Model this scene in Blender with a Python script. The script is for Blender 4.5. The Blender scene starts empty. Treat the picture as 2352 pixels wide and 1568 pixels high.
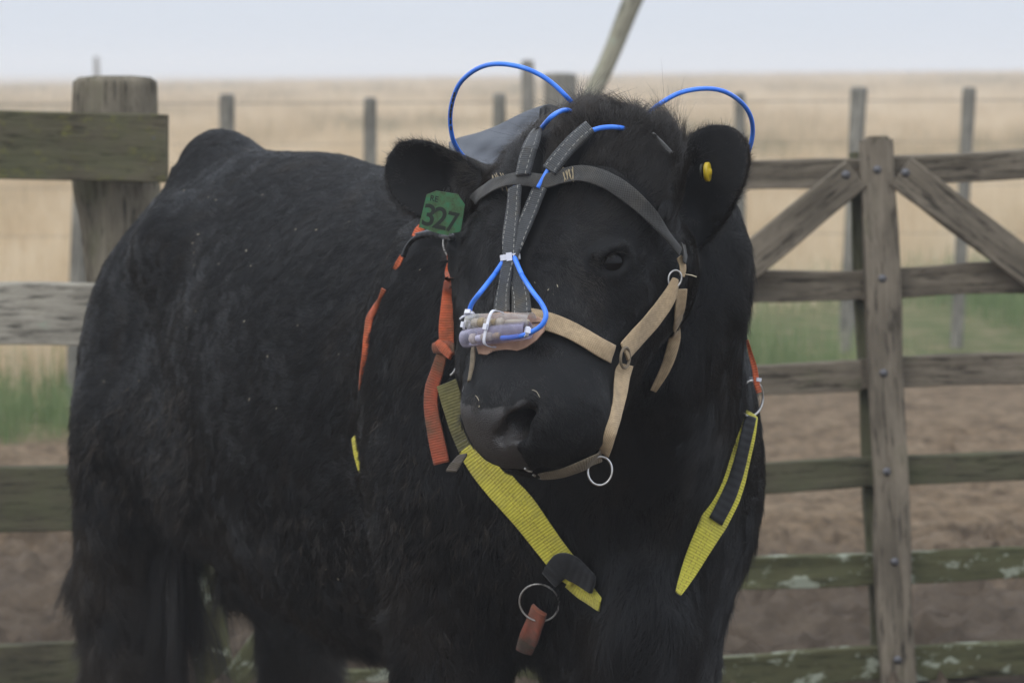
import bpy, bmesh, math, random
import numpy as np
from mathutils import Vector, Matrix, Euler
from mathutils.bvhtree import BVHTree

random.seed(7); rng = np.random.default_rng(7)
S = bpy.context.scene
COL = S.collection

# ------------------------------------------------------------------ camera
CAM_H = 1.40
PITCH = math.radians(5.3)
FPX = 6720.0                    # focal length in units of a 2352 px wide picture
cam_d = bpy.data.cameras.new("camera"); cam = bpy.data.objects.new("camera", cam_d); COL.objects.link(cam)
cam.location = (0, 0, CAM_H); cam.rotation_euler = (math.radians(90) - PITCH, 0, 0)
cam_d.sensor_width = 36.0; cam_d.lens = 36.0 * FPX / 2352.0
cam_d.clip_start = 0.05; cam_d.clip_end = 5000
cam_d.dof.use_dof = True; cam_d.dof.focus_distance = 3.62; cam_d.dof.aperture_fstop = 8.5
S.camera = cam

# ------------------------------------------------------------------ world, sun, exposure
W_ = bpy.data.worlds.new("World"); S.world = W_; W_.use_nodes = True
nt = W_.node_tree; nt.nodes.clear()
out = nt.nodes.new("ShaderNodeOutputWorld")
sky = nt.nodes.new("ShaderNodeTexSky"); sky.sky_type = 'NISHITA'; sky.sun_disc = False
SUN_EL, SUN_AZ = math.radians(48), math.radians(215)
sky.sun_elevation = SUN_EL; sky.sun_rotation = SUN_AZ; sky.dust_density = 4.0; sky.air_density = 1.0
bg1 = nt.nodes.new("ShaderNodeBackground"); bg1.inputs[1].default_value = 0.05
bg2 = nt.nodes.new("ShaderNodeBackground"); bg2.inputs[0].default_value = (0.625, 0.68, 0.765, 1); bg2.inputs[1].default_value = 1.52
addw = nt.nodes.new("ShaderNodeAddShader")
mixw = nt.nodes.new("ShaderNodeMixShader"); mixw.inputs[0].default_value = 0.88   # fog cover over the clear sky
nt.links.new(sky.outputs[0], bg1.inputs[0]); nt.links.new(bg1.outputs[0], mixw.inputs[1]); nt.links.new(bg2.outputs[0], mixw.inputs[2])
nt.links.new(mixw.outputs[0], out.inputs[0])
# overcast luminance: brighter towards the zenith
tc = nt.nodes.new("ShaderNodeTexCoord"); sz = nt.nodes.new("ShaderNodeSeparateXYZ"); nt.links.new(tc.outputs["Generated"], sz.inputs[0])
mz_ = nt.nodes.new("ShaderNodeMath"); mz_.operation = 'MAXIMUM'; mz_.inputs[1].default_value = 0.0; nt.links.new(sz.outputs[2], mz_.inputs[0])
mm_ = nt.nodes.new("ShaderNodeMath"); mm_.operation = 'MULTIPLY_ADD'; mm_.inputs[1].default_value = 1.55; mm_.inputs[2].default_value = 1.20; nt.links.new(mz_.outputs[0], mm_.inputs[0])
nt.links.new(mm_.outputs[0], bg2.inputs[1])
sun_d = bpy.data.lights.new("sun", 'SUN'); sun = bpy.data.objects.new("sun", sun_d); COL.objects.link(sun)
sun_d.energy = 0.75; sun_d.angle = math.radians(30); sun_d.color = (1.0, 0.97, 0.93)
sd = Vector((math.sin(SUN_AZ) * math.cos(SUN_EL), math.cos(SUN_AZ) * math.cos(SUN_EL), math.sin(SUN_EL)))
sun.rotation_euler = (-sd).to_track_quat('-Z', 'Y').to_euler()
S.view_settings.view_transform = 'Standard'; S.view_settings.look = 'None'
S.view_settings.exposure = 0.0; S.view_settings.gamma = 1.0
S.cycles.use_denoising = True
S.cycles.max_bounces = 9; S.cycles.diffuse_bounces = 3; S.cycles.glossy_bounces = 3
S.cycles.transmission_bounces = 6; S.cycles.transparent_max_bounces = 8; S.cycles.volume_bounces = 6
S.cycles.sample_clamp_indirect = 4.0

# ------------------------------------------------------------------ helpers
CF = np.array((0, math.cos(PITCH), -math.sin(PITCH))); CU = np.array((0, math.sin(PITCH), math.cos(PITCH))); CR = np.array((1.0, 0, 0))
CP = np.array((0, 0, CAM_H))
def P(px, py, D):
    """world point seen at (px, py) of the 2352x1568 survey picture at depth D metres"""
    return CP + D * (CF + (px - 1176) / FPX * CR - (py - 784) / FPX * CU)
def ray(px, py):
    v = CF + (px - 1176) / FPX * CR - (py - 784) / FPX * CU
    return v / np.linalg.norm(v)

def tag(o, label=None, cat=None, group=None, kind=None):
    if label: o["label"] = label
    if cat: o["category"] = cat
    if group: o["group"] = group
    if kind: o["kind"] = kind
    return o
def empty(name, loc=(0, 0, 0)):
    o = bpy.data.objects.new(name, None); COL.objects.link(o); o.location = loc; o.empty_display_size = 0.05
    return o
def link_mesh(name, me, mat=None, parent=None, smooth=True):
    o = bpy.data.objects.new(name, me); COL.objects.link(o)
    if mat: me.materials.append(mat)
    if smooth: me.polygons.foreach_set("use_smooth", [True] * len(me.polygons))
    if parent is not None:
        o.parent = parent
        o.matrix_parent_inverse = Matrix.Translation(-Vector(parent.location))
    return o
def mesh_from(name, verts, faces):
    me = bpy.data.meshes.new(name); me.from_pydata([tuple(v) for v in verts], [], faces); me.update(); return me

class NT:
    """small node-tree builder"""
    def __init__(s, name):
        s.m = bpy.data.materials.new(name); s.m.use_nodes = True; s.t = s.m.node_tree; s.t.nodes.clear()
        s.o = s.n("ShaderNodeOutputMaterial"); s.b = s.n("ShaderNodeBsdfPrincipled"); s.l(s.b, 0, s.o, 0)
    def n(s, t, **k):
        x = s.t.nodes.new(t)
        for a, b in k.items(): setattr(x, a, b)
        return x
    def l(s, a, i, b, j): s.t.links.new(a.outputs[i], b.inputs[j])
    def coord(s, which="Object", scale=(1, 1, 1), rot=(0, 0, 0)):
        c = s.n("ShaderNodeTexCoord"); m = s.n("ShaderNodeMapping"); m.inputs["Scale"].default_value = scale; m.inputs["Rotation"].default_value = rot
        s.t.links.new(c.outputs[which], m.inputs[0]); return m
    def noise(s, vec, scale, detail=4, rough=0.55, dist=0):
        x = s.n("ShaderNodeTexNoise"); x.inputs["Scale"].default_value = scale; x.inputs["Detail"].default_value = detail
        x.inputs["Roughness"].default_value = rough; x.inputs["Distortion"].default_value = dist
        if vec: s.l(vec, 0, x, 0)
        return x
    def ramp(s, src, i, stops, interp='LINEAR'):
        r = s.n("ShaderNodeValToRGB"); r.color_ramp.interpolation = interp
        e = r.color_ramp.elements
        while len(e) < len(stops): e.new(0.5)
        for q, (p, c) in zip(e, stops):
            q.position = p; q.color = (c, c, c, 1) if not hasattr(c, '__len__') else (*c, 1)
        s.l(src, i, r, 0); return r
    def mix(s, fac, a, b, mode='MIX'):
        x = s.n("ShaderNodeMix", data_type='RGBA', blend_type=mode)
        for v, idx in ((fac, 0), (a, 6), (b, 7)):
            if isinstance(v, tuple) and len(v) == 2: s.l(v[0], v[1], x, idx)
            elif isinstance(v, (int, float)): x.inputs[idx].default_value = v
            else: x.inputs[idx].default_value = (*v, 1)
        return x
    def bump(s, src, i, strength, dist=0.01, normal=None):
        b = s.n("ShaderNodeBump"); b.inputs["Strength"].default_value = strength; b.inputs["Distance"].default_value = dist
        s.l(src, i, b, "Height")
        if normal: s.l(normal, 0, b, "Normal")
        return b
    def set(s, **k):
        for a, v in k.items(): s.b.inputs[a.replace("_", " ")].default_value = v
def plain(name, col, rough=0.6, metal=0.0, **k):
    n = NT(name); n.b.inputs["Base Color"].default_value = (*col, 1); n.b.inputs["Roughness"].default_value = rough
    n.b.inputs["Metallic"].default_value = metal
    for a, v in k.items(): n.b.inputs[a.replace("_", " ")].default_value = v
    return n.m

def vnoise(p, seed=0):
    """value noise in numpy, p (N,3) -> (N,) in -1..1"""
    p = np.asarray(p, dtype=np.float64); i = np.floor(p).astype(np.int64); f = p - i; f = f * f * (3 - 2 * f)
    def h(a, b, c):
        n = (a * 374761393 + b * 668265263 + c * 2147483647 + seed * 974634777) & 0xffffffff
        n = ((n ^ (n >> 13)) * 1274126177) & 0xffffffff
        n = (n ^ (n >> 16)) & 0xffff
        return n / 32767.5 - 1
    r = 0
    for dx in (0, 1):
        for dy in (0, 1):
            for dz in (0, 1):
                w = (f[:, 0] if dx else 1 - f[:, 0]) * (f[:, 1] if dy else 1 - f[:, 1]) * (f[:, 2] if dz else 1 - f[:, 2])
                r = r + w * h(i[:, 0] + dx, i[:, 1] + dy, i[:, 2] + dz)
    return r

# ------------------------------------------------------------------ haze (even, pale, closed box)
def build_haze():
    x0, x1, y0, y1, z0, z1 = -520, 520, -20, 1640, -1.6, 4.6
    v = [(x, y, z) for z in (z0, z1) for y in (y0, y1) for x in (x0, x1)]
    f = [(0, 2, 3, 1), (4, 5, 7, 6), (0, 1, 5, 4), (2, 6, 7, 3), (0, 4, 6, 2), (1, 3, 7, 5)]
    m = bpy.data.materials.new("haze_air"); m.use_nodes = True; t = m.node_tree; t.nodes.clear()
    o = t.nodes.new("ShaderNodeOutputMaterial"); pv = t.nodes.new("ShaderNodeVolumePrincipled")
    pv.inputs["Color"].default_value = (0.93, 0.95, 0.985, 1); pv.inputs["Density"].default_value = HAZE_D
    pv.inputs["Anisotropy"].default_value = 0.0
    t.links.new(pv.outputs[0], o.inputs["Volume"])
    ob = link_mesh("haze", mesh_from("haze", v, f), m, smooth=False)
    tag(ob, "pale morning fog over the field", "haze", kind="stuff")
HAZE_D = 0.0034
# ------------------------------------------------------------------ bull: one implicit surface, meshed on a graded grid
C0 = np.array((-0.51, 5.20)); C1 = np.array((0.075, 4.20))
AX = (C1 - C0) / np.linalg.norm(C1 - C0); PE = np.array((-AX[1], AX[0]))   # axis towards the head, bull's left
def B(s, t, z):
    q = C0 + AX * s + PE * t; return np.array((q[0], q[1], z))
BODY_R = np.array([[AX[0], AX[1], 0], [PE[0], PE[1], 0], [0, 0, 1]])        # rows: s, t, z axes
# head frame
YAW, HP = math.radians(41), math.radians(70)
hd = np.array((-math.sin(YAW), -math.cos(YAW), 0.0))
HF = math.cos(HP) * hd + np.array((0, 0, -math.sin(HP)))                     # poll -> muzzle
HL = np.array((math.cos(YAW), -math.sin(YAW), 0.0))                          # bull's left
HN = np.cross(HF, HL); HN = HN if HN[1] < 0 else -HN                          # out of the forehead
P0 = np.array(P(1255, 282, 3.66))
def H(u, v, w): return P0 + (u * HL + v * HF + w * HN) * 0.01                # cm
HEAD_R = np.array([HL, HF, HN])
MO = np.array(P(1117, 985, 3.525)); ML = HL; MN = 0.52 * HF + 0.85 * HN; MN /= np.linalg.norm(MN); ML, MN = HL * math.cos(0.24) + MN * math.sin(0.24), MN * math.cos(0.24) - HL * math.sin(0.24); MU = np.cross(ML, MN); MU = MU if MU[2] > 0 else -MU

gx = np.concatenate([np.arange(-0.98, -0.17, 0.012), np.arange(-0.17, 0.34, 0.0042), np.arange(0.34, 0.62, 0.012)])
gy = np.concatenate([np.arange(3.34, 3.95, 0.0046), np.arange(3.95, 5.75, 0.012)])
gz = np.concatenate([np.arange(-0.02, 0.80, 0.012), np.arange(0.80, 1.42, 0.0044)])
F = np.full((len(gx), len(gy), len(gz)), 0.25, dtype=np.float32)

def rng_idx(g, a, b): return max(0, np.searchsorted(g, a) - 1), min(len(g), np.searchsorted(g, b) + 1)
def region(lo, hi):
    a = [rng_idx(g, l, h) for g, l, h in zip((gx, gy, gz), lo, hi)]
    sl = tuple(slice(*q) for q in a)
    X, Y, Z = np.meshgrid(gx[sl[0]], gy[sl[1]], gz[sl[2]], indexing='ij')
    return sl, X.astype(np.float32), Y.astype(np.float32), Z.astype(np.float32)
def apply(sl, d, k, op):
    f = F[sl]
    if op == 'add':
        h = np.maximum(k - np.abs(f - d), 0) / k; F[sl] = np.minimum(f, d) - h * h * k * 0.25
    else:
        d = -d
        h = np.maximum(k - np.abs(f - d), 0) / k; F[sl] = np.maximum(f, d) + h * h * k * 0.25
def ell(c, r, R=np.eye(3), k=0.05, op='add'):
    c = np.asarray(c, float); r = np.asarray(r, float); R = np.asarray(R)
    ext = np.sqrt(((R * r[:, None]) ** 2).sum(0)) + k + 0.03
    sl, X, Y, Z = region(c - ext, c + ext)
    q = [((X - c[0]) * R[i, 0] + (Y - c[1]) * R[i, 1] + (Z - c[2]) * R[i, 2]) for i in range(3)]
    k0 = np.sqrt(sum((a / b) ** 2 for a, b in zip(q, r))); k1 = np.sqrt(sum((a / (b * b)) ** 2 for a, b in zip(q, r)))
    apply(sl, k0 * (k0 - 1) / np.maximum(k1, 1e-4), k, op)
def cone(a, b, ra, rb, k=0.05, op='add', flat=None):
    """rounded cone a->b; flat=(axis vector, factor) squeezes it along an axis"""
    a = np.asarray(a, float); b = np.asarray(b, float); m = max(ra, rb) + k + 0.03
    sl, X, Y, Z = region(np.minimum(a, b) - m, np.maximum(a, b) + m)
    ab = b - a; L2 = ab @ ab
    px, py, pz = X - a[0], Y - a[1], Z - a[2]
    h = np.clip((px * ab[0] + py * ab[1] + pz * ab[2]) / L2, 0, 1)
    qx, qy, qz = px - h * ab[0], py - h * ab[1], pz - h * ab[2]
    if flat is not None:
        ax, fac = flat; ax = np.asarray(ax) / np.linalg.norm(ax)
        dd = (qx * ax[0] + qy * ax[1] + qz * ax[2]) * (1 / fac - 1)
        qx, qy, qz = qx + dd * ax[0], qy + dd * ax[1], qz + dd * ax[2]
    hs = h * h * (3 - 2 * h) * 0.4 + h * 0.6
    d = np.sqrt(qx * qx + qy * qy + qz * qz) - (ra + (rb - ra) * hs)
    apply(sl, d.astype(np.float32), k, op)

def carve_bull():
    bell = lambda s, t, z, rs, rt, rz, k=0.08, op='add': ell(B(s, t, z), (rs, rt, rz), BODY_R, k, op)
    # trunk
    bell(0.56, 0, 0.875, 0.66, 0.275, 0.36)
    bell(0.60, 0, 0.74, 0.50, 0.24, 0.24)
    bell(0.04, 0, 0.97, 0.27, 0.205, 0.25)
    bell(0.28, 0, 1.078, 0.42, 0.15, 0.170)
    cone(B(0.08, 0, 1.172), B(0.40, 0, 1.156), 0.078, 0.085, 0.05)
    bell(-0.015, 0.0, 1.203, 0.115, 0.07, 0.092, 0.05)
    for s_ in (-1, 1):
        bell(0.17, s_ * 0.165, 1.095, 0.10, 0.06, 0.07, 0.09)        # hooks
        bell(0.00, s_ * 0.140, 0.84, 0.19, 0.120, 0.28, 0.04)        # thighs
        cone(B(0.03, s_ * 0.16, 0.78), B(-0.07, s_ * 0.170, 0.50), 0.132, 0.082, 0.05)
        cone(B(-0.07, s_ * 0.170, 0.50), B(-0.05, s_ * 0.17, 0.14), 0.078, 0.054, 0.03)
        cone(B(-0.05, s_ * 0.17, 0.13), B(0.02, s_ * 0.17, 0.035), 0.052, 0.055, 0.02)
        q = 0.165 if s_ < 0 else 0.145
        bell(1.10, s_ * 0.146, 0.92, 0.20, 0.124, 0.29, 0.045)        # shoulders
        cone(B(1.14, s_ * q, 0.80), B(1.11, s_ * q, 0.42), 0.120, 0.066, 0.06)
        cone(B(1.11, s_ * q, 0.42), B(1.12, s_ * q, 0.14), 0.060, 0.046, 0.03)
        cone(B(1.12, s_ * q, 0.13), B(1.17, s_ * q, 0.035), 0.046, 0.056, 0.02)
    cone(B(0.30, -0.20, 0.70), B(0.16, -0.19, 0.80), 0.05, 0.05, 0.12)  # flank fold
    bell(1.00, 0, 1.08, 0.26, 0.11, 0.12, 0.1)                        # withers
    bell(1.20, 0, 0.84, 0.24, 0.215, 0.28, 0.08)                      # chest
    bell(1.34, 0.00, 0.64, 0.12, 0.11, 0.20, 0.07)                    # brisket
    bell(1.36, 0.02, 0.545, 0.08, 0.06, 0.08, 0.05)
    ell(P(1475, 1415, 4.0), (0.075, 0.10, 0.11), k=0.03)                  # brisket lobe
    cone(P(1395, 1300, 3.88), P(1440, 1500, 3.90), 0.006, 0.012, 0.02, 'sub')
    cone(P(1560, 1330, 3.88), P(1500, 1530, 3.90), 0.006, 0.012, 0.02, 'sub')
    cone(B(0.16, -0.02, 0.535), B(0.62, 0, 0.54), 0.060, 0.07, 0.06)  # sheath
    # neck
    cone(B(1.05, 0, 1.05), np.array(P(1400, 470, 3.95)), 0.14, 0.115, 0.08)
    cone(B(1.18, 0.00, 0.91), np.array(P(1455, 590, 3.98)), 0.235, 0.150, 0.08)
    cone(B(1.28, 0.03, 0.80), np.array(P(1490, 720, 3.93)), 0.18, 0.11, 0.08)
    cone(B(1.34, 0.04, 0.62), np.array(P(1480, 850, 3.88)), 0.07, 0.075, 0.06)   # dewlap
    # head
    he = lambda u, v, w, ru, rv, rw, k=0.03, op='add': ell(H(u, v, w), (ru / 100, rv / 100, rw / 100), HEAD_R, k, op)
    hc = lambda a, b, ra, rb, k=0.03, op='add', flat=None: cone(H(*a), H(*b), ra / 100, rb / 100, k, op, flat)
    he(1.5, 6.5, -8.5, 13.6, 8.6, 8.5, 0.04)                 # forehead block
    he(0, 13, -7.5, 13.2, 10, 7.6, 0.04)
    he(4.0, 0.8, -9, 8.5, 3.6, 6, 0.05)                 # poll
    for s_ in (-1, 1):
        he(s_ * 9.9, 17.0, -6.4, 4.0, 5.5, 4.8, 0.03)  # orbits
        hc((s_ * 8.2, 16, -15), (s_ * 6.6, 30, -12.5), 5.6, 4.8, 0.05)
        he(s_ * 7.2, 14, -19, 4.8, 7.5, 6.0, 0.05)     # cheeks
        hc((s_ * 4.2, 18, -6.5), (s_ * 3.4, 30, -6.8), 6.6, 5.4, 0.04)
        hc((s_ * 7.0, 21, -9.0), (s_ * 5.5, 30, -9.0), 4.8, 4.6, 0.04)
    hc((0, 18, -17), (0, 31, -13.5), 6.5, 5.6, 0.05)
    # muzzle, in a frame whose third axis leaves the nose pad
    m_ = lambda a, b, c: MO + (a * ML + b * MU + c * MN) * 0.01
    me_ = lambda a, b, c, ra, rb, rc, k=0.03, op='add': ell(m_(a, b, c), (ra / 100, rb / 100, rc / 100), np.array([ML, MU, MN]), k, op)
    mc = lambda p, q, ra, rb, k=0.01, op='sub': cone(m_(*p), m_(*q), ra / 100, rb / 100, k, op)
    me_(0, 0.6, -7.2, 8.4, 6.2, 6.2, 0.05)
    cone(H(0, 20, -8), m_(0, 0.8, -6.5), 0.082, 0.058, 0.05)
    for s_ in (-1, 1): cone(H(s_ * 6.5, 20, -9), m_(s_ * 3.6, 0.6, -7.0), 0.055, 0.050, 0.05)
    me_(0, 0.2, -3.6, 6.5, 5.2, 3.6, 0.02)             # nose pad
    me_(-0.6, 1.9, -1.5, 4.6, 1.5, 2.0, 0.018)
    me_(0, -2.8, -4.4, 5.6, 3.0, 3.8, 0.02)            # upper lip
    me_(0.5, -5.0, -8.5, 5.4, 2.7, 5.0, 0.015)         # chin
    for s_ in (-1, 1):
        me_(s_ * 6.3, -1.2, -8.5, 3.4, 4.2, 5.0, 0.03)
        mc((0, -5.7, -0.8), (s_ * 5.4, -5.0, -4.0), 0.3, 0.3, 0.008)
        mc((s_ * 5.4, -5.0, -4.0), (s_ * 9.4, -3.9, -11), 0.3, 0.25, 0.01)
        nf_, sa, sc_ = (1.0, 1.0, 0.0) if s_ > 0 else (0.66, 1.10, -1.5)
        me_(s_ * 5.6 * sa, 1.2, -3.0 + sc_, 2.6 * nf_, 3.3 * nf_, 2.6 * nf_, 0.022)  # nostril wing
        mc((s_ * 6.8 * sa, 2.8, -2.2 + sc_), (s_ * 5.7 * sa, 1.1, -0.9 + sc_), 0.85 * nf_, 1.35 * nf_, 0.012)
        mc((s_ * 5.7 * sa, 1.1, -0.9 + sc_), (s_ * 3.0 * sa, -0.5, -0.1 + sc_), 1.30 * nf_, 0.62 * nf_, 0.010)
        mc((s_ * 5.4 * sa, 1.0, -1.6 + sc_), (s_ * 4.0 * sa, 1.5, -7.0), 1.65 * nf_, 1.35 * nf_, 0.006)
    # eye sockets with lids
    for s_ in (-1, 1):
        c0, n, ax, bx = EYE(s_)
        R = np.array([ax, bx, n])
        ell(c0 - n * 0.004, (0.030, 0.023, 0.012), R, 0.012, 'add')
        cone(c0 - ax * 0.020 + bx * 0.017 + n * 0.003, c0 + ax * 0.020 + bx * 0.015 + n * 0.003, 0.005, 0.004, 0.012)  # brow
        ell(c0 + n * 0.008, (0.0185, 0.0115, 0.014), R, 0.004, 'sub')
        cone(c0 + n * 0.010 - ax * 0.026 - bx * 0.004, c0 + n * 0.008 - ax * 0.012, 0.002, 0.004, 0.006, 'sub')
        EYES.append((c0, n, ax, bx))
    # ears
    for nm in ('L', 'R'):
        E = EARS[nm]
        base, tip, wid = np.array(P(*E['base'])), np.array(P(*E['tip'])), E['w']
        ax = tip - base; Ln = np.linalg.norm(ax); ax /= Ln
        nrm = np.array(E['n']); nrm -= ax * (nrm @ ax); nrm /= np.linalg.norm(nrm)
        wx = np.cross(nrm, ax); R = np.array([ax, wx, nrm])
        cone(base - ax * 0.06, base + ax * 0.02, 0.036, 0.026, 0.03)
        c = base + ax * Ln * 0.50
        sl, X, Y, Z = region(c - 0.18, c + 0.18)
        q = [((X - c[0]) * R[i, 0] + (Y - c[1]) * R[i, 1] + (Z - c[2]) * R[i, 2]) for i in range(3)]
        hlen = Ln * 0.51; s = np.clip(q[0] / hlen, -1, 1)
        # egg outline: narrow stem, widest beyond the middle, blunt tip
        prof = [(-1, .62), (-.75, .80), (-.4, .96), (0, 1.03), (.3, 1.0), (.6, .86), (.8, .66), (.93, .42), (1.0, .10)]
        wprof = wid * np.interp(s, [a for a, _ in prof], [b for _, b in prof])
        side = q[1] - E.get('skew', 0) * wid
        cup = 0.45 * (side / wid) ** 2 * wid * (1.0 - 0.3 * s)
        d2 = np.stack([np.abs(q[2] - cup + 0.004) - 0.0020, np.abs(side) - wprof + 0.004, np.abs(q[0]) - hlen + 0.004])
        o = np.sqrt((np.maximum(d2, 0) ** 2).sum(0)) + np.minimum(d2.max(0), 0) - 0.0045
        apply(sl, (o * 0.85).astype(np.float32), 0.014, 'add')
def fs(p):
    i = [min(max(int(np.searchsorted(g, v)), 1), len(g) - 1) for g, v in zip((gx, gy, gz), p)]
    return F[tuple(i)]
EYES = []
def EYE(s_):
    """centre on the skin, outward normal, long axis, up axis of an eye, mirrored in the head frame"""
    d = 3.2
    while fs(P(1409, 602, d)) > 0.002 and d < 4.2: d += 0.002
    c = (np.array(P(1409, 602, d)) - P0) @ HEAD_R.T
    n = np.array((0.80, 0.10, 0.59)); n /= np.linalg.norm(n)          # (HL, HF, HN) coefficients, bull's left eye
    a = np.array([v @ (np.array(CR) * 0.90 + np.array(CU) * 0.36) for v in HEAD_R]); a -= n * (a @ n); a /= np.linalg.norm(a)
    b = np.cross(n, a)
    if (b @ HEAD_R) @ np.array(CU) < 0: b = -b
    m = np.array((s_, 1, 1)); c = c * m
    return P0 + c @ HEAD_R, (n * m) @ HEAD_R, (a * m) @ HEAD_R, (b * m) @ HEAD_R
EARS = {'L': dict(base=(1546, 562, 3.80), tip=(1684, 295, 3.78), w=0.053, n=(-0.35, -0.90, 0.05)),
        'R': dict(base=(1122, 432, 3.80), tip=(900, 336, 3.82), w=0.049, n=(0.10, -0.90, -0.25), skew=0.38)}

def surface_nets():
    """naive surface nets on the rectilinear grid -> verts, quads"""
    inside = F < 0
    n = F.shape
    c = [inside[i:n[0] - 1 + i, j:n[1] - 1 + j, k:n[2] - 1 + k] for i in (0, 1) for j in (0, 1) for k in (0, 1)]
    cnt = sum(a.astype(np.int8) for a in c)
    act = (cnt > 0) & (cnt < 8)
    ii, jj, kk = np.nonzero(act)
    idx = np.full(act.shape, -1, dtype=np.int64); idx[ii, jj, kk] = np.arange(len(ii))
    acc = np.zeros((len(ii), 3)); num = np.zeros(len(ii))
    def cor(o): return F[ii + o[0], jj + o[1], kk + o[2]]
    def pos(o): return np.stack([gx[ii + o[0]], gy[jj + o[1]], gz[kk + o[2]]], 1)
    corners = [(a, b, d) for a in (0, 1) for b in (0, 1) for d in (0, 1)]
    for a in corners:
        for axis in range(3):
            if a[axis]: continue
            b = list(a); b[axis] = 1; b = tuple(b)
            fa, fb = cor(a), cor(b); m = (fa < 0) != (fb < 0)
            t = np.where(m, fa / np.where(m, fa - fb, 1), 0)[:, None]
            acc += np.where(m[:, None], pos(a) * (1 - t) + pos(b) * t, 0); num += m
    V = acc / num[:, None]
    quads = []
    for axis in range(3):
        u, v = (axis + 1) % 3, (axis + 2) % 3
        sa = [slice(1, -1)] * 3; sa[axis] = slice(0, n[axis] - 1); sb = list(sa); sb[axis] = slice(1, n[axis])
        A, Bq = inside[tuple(sa)], inside[tuple(sb)]
        x = np.nonzero(A != Bq); flip = A[x]
        base = [q.copy() for q in x]
        for d in (u, v): base[d] = base[d] + 1
        def cell(du, dv):
            q = [b.copy() for b in base]; q[u] = q[u] - du; q[v] = q[v] - dv; return idx[tuple(q)]
        q4 = np.stack([cell(1, 1), cell(0, 1), cell(0, 0), cell(1, 0)], 1)
        q4[~flip] = q4[~flip][:, ::-1]
        quads.append(q4)
    return V, np.concatenate(quads)

def np_mesh(name, V, Q):
    me = bpy.data.meshes.new(name)
    me.vertices.add(len(V)); me.vertices.foreach_set("co", V.astype(np.float32).ravel())
    me.loops.add(Q.size); me.loops.foreach_set("vertex_index", Q.astype(np.int32).ravel())
    me.polygons.add(len(Q)); me.polygons.foreach_set("loop_start", np.arange(0, Q.size, Q.shape[1], dtype=np.int32))
    me.polygons.foreach_set("use_smooth", np.ones(len(Q), dtype=bool))
    me.update(calc_edges=True); me.validate(); return me

carve_bull()
BV, BQ = surface_nets()
# drop stray islands and relax the grid steps a little
def relax(V, Q, it=3, lam=0.5):
    for _ in range(it):
        s = np.zeros_like(V); c = np.zeros(len(V))
        for a, b in ((0, 1), (1, 2), (2, 3), (3, 0)):
            np.add.at(s, Q[:, a], V[Q[:, b]]); np.add.at(s, Q[:, b], V[Q[:, a]])
            c += np.bincount(Q[:, a], minlength=len(V)) + np.bincount(Q[:, b], minlength=len(V))
        V = V + lam * (s / c[:, None] - V)
    return V
BV = relax(BV, BQ, 3)
def vnormals(V, Q):
    d1 = V[Q[:, 2]] - V[Q[:, 0]]; d2 = V[Q[:, 3]] - V[Q[:, 1]]; n = np.cross(d1, d2)
    N = np.zeros_like(V)
    for a in range(4): np.add.at(N, Q[:, a], n)
    return N / np.maximum(np.linalg.norm(N, axis=1, keepdims=True), 1e-12)
BN = vnormals(BV, BQ)
# ------------------------------------------------------------------ materials
def nmath(n, op, a, b=None, clamp=False):
    x = n.n("ShaderNodeMath", operation=op, use_clamp=clamp)
    for i, v in enumerate((a, b)):
        if v is None: continue
        if isinstance(v, tuple): n.l(v[0], v[1], x, i)
        else: x.inputs[i].default_value = v
    return x

def webbing(name, col, dirt, dirt_amt=0.5, rib=0.0034, stitches=(), thread=(0.45, 0.43, 0.38), cross=False, rough=0.85, dscale=14):
    n = NT(name)
    uv = n.n("ShaderNodeUVMap"); sp = n.n("ShaderNodeSeparateXYZ"); n.l(uv, 0, sp, 0)
    ribs = nmath(n, 'SINE', (nmath(n, 'MULTIPLY', (sp, 1), 2 * math.pi / rib), 0))
    h = ribs
    if cross:
        r2 = nmath(n, 'SINE', (nmath(n, 'MULTIPLY', (sp, 0), 2 * math.pi / rib), 0))
        h = nmath(n, 'MULTIPLY', (ribs, 0), (r2, 0))
    oc = n.coord("Object", (1, 1, 1))
    n1 = n.noise(oc, dscale, 5, 0.65); n2 = n.noise(oc, 160, 3, 0.6)
    dr = n.ramp(n1, 0, [(0.60 - 0.35 * dirt_amt, 0), (0.78 - 0.2 * dirt_amt, 1)])
    c = n.mix((dr, 0), col, dirt)
    hs = nmath(n, 'MULTIPLY_ADD', (h, 0), 0.09); hs.inputs[2].default_value = 0.88
    c2 = n.mix(1.0, (c, 2), (hs, 0), 'MULTIPLY')
    fz = nmath(n, 'MULTIPLY_ADD', (n2, 0), 0.7); fz.inputs[2].default_value = 0.65
    c3 = n.mix(1.0, (c2, 2), (fz, 0), 'MULTIPLY')
    last = c3
    for su in stitches:
        d = nmath(n, 'ABSOLUTE', (nmath(n, 'SUBTRACT', (sp, 0), su), 0))
        a = nmath(n, 'LESS_THAN', (d, 0), 0.00045)
        f = nmath(n, 'FRACT', (nmath(n, 'MULTIPLY', (sp, 1), 1 / 0.0075), 0))
        g = nmath(n, 'LESS_THAN', (f, 0), 0.58)
        m = nmath(n, 'MULTIPLY', (a, 0), (g, 0))
        last = n.mix((m, 0), (last, 2), thread)
    n.l(last, 2, n.b, 0); n.b.inputs["Roughness"].default_value = rough
    n.b.inputs["Specular IOR Level"].default_value = 0.25
    n.b.inputs["Sheen Weight"].default_value = 0.15
    bp = n.bump(h, 0, 0.5, 0.0006); b2 = n.bump(n2, 0, 0.35, 0.001, bp); n.l(b2, 0, n.b, "Normal")
    return n.m

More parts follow.
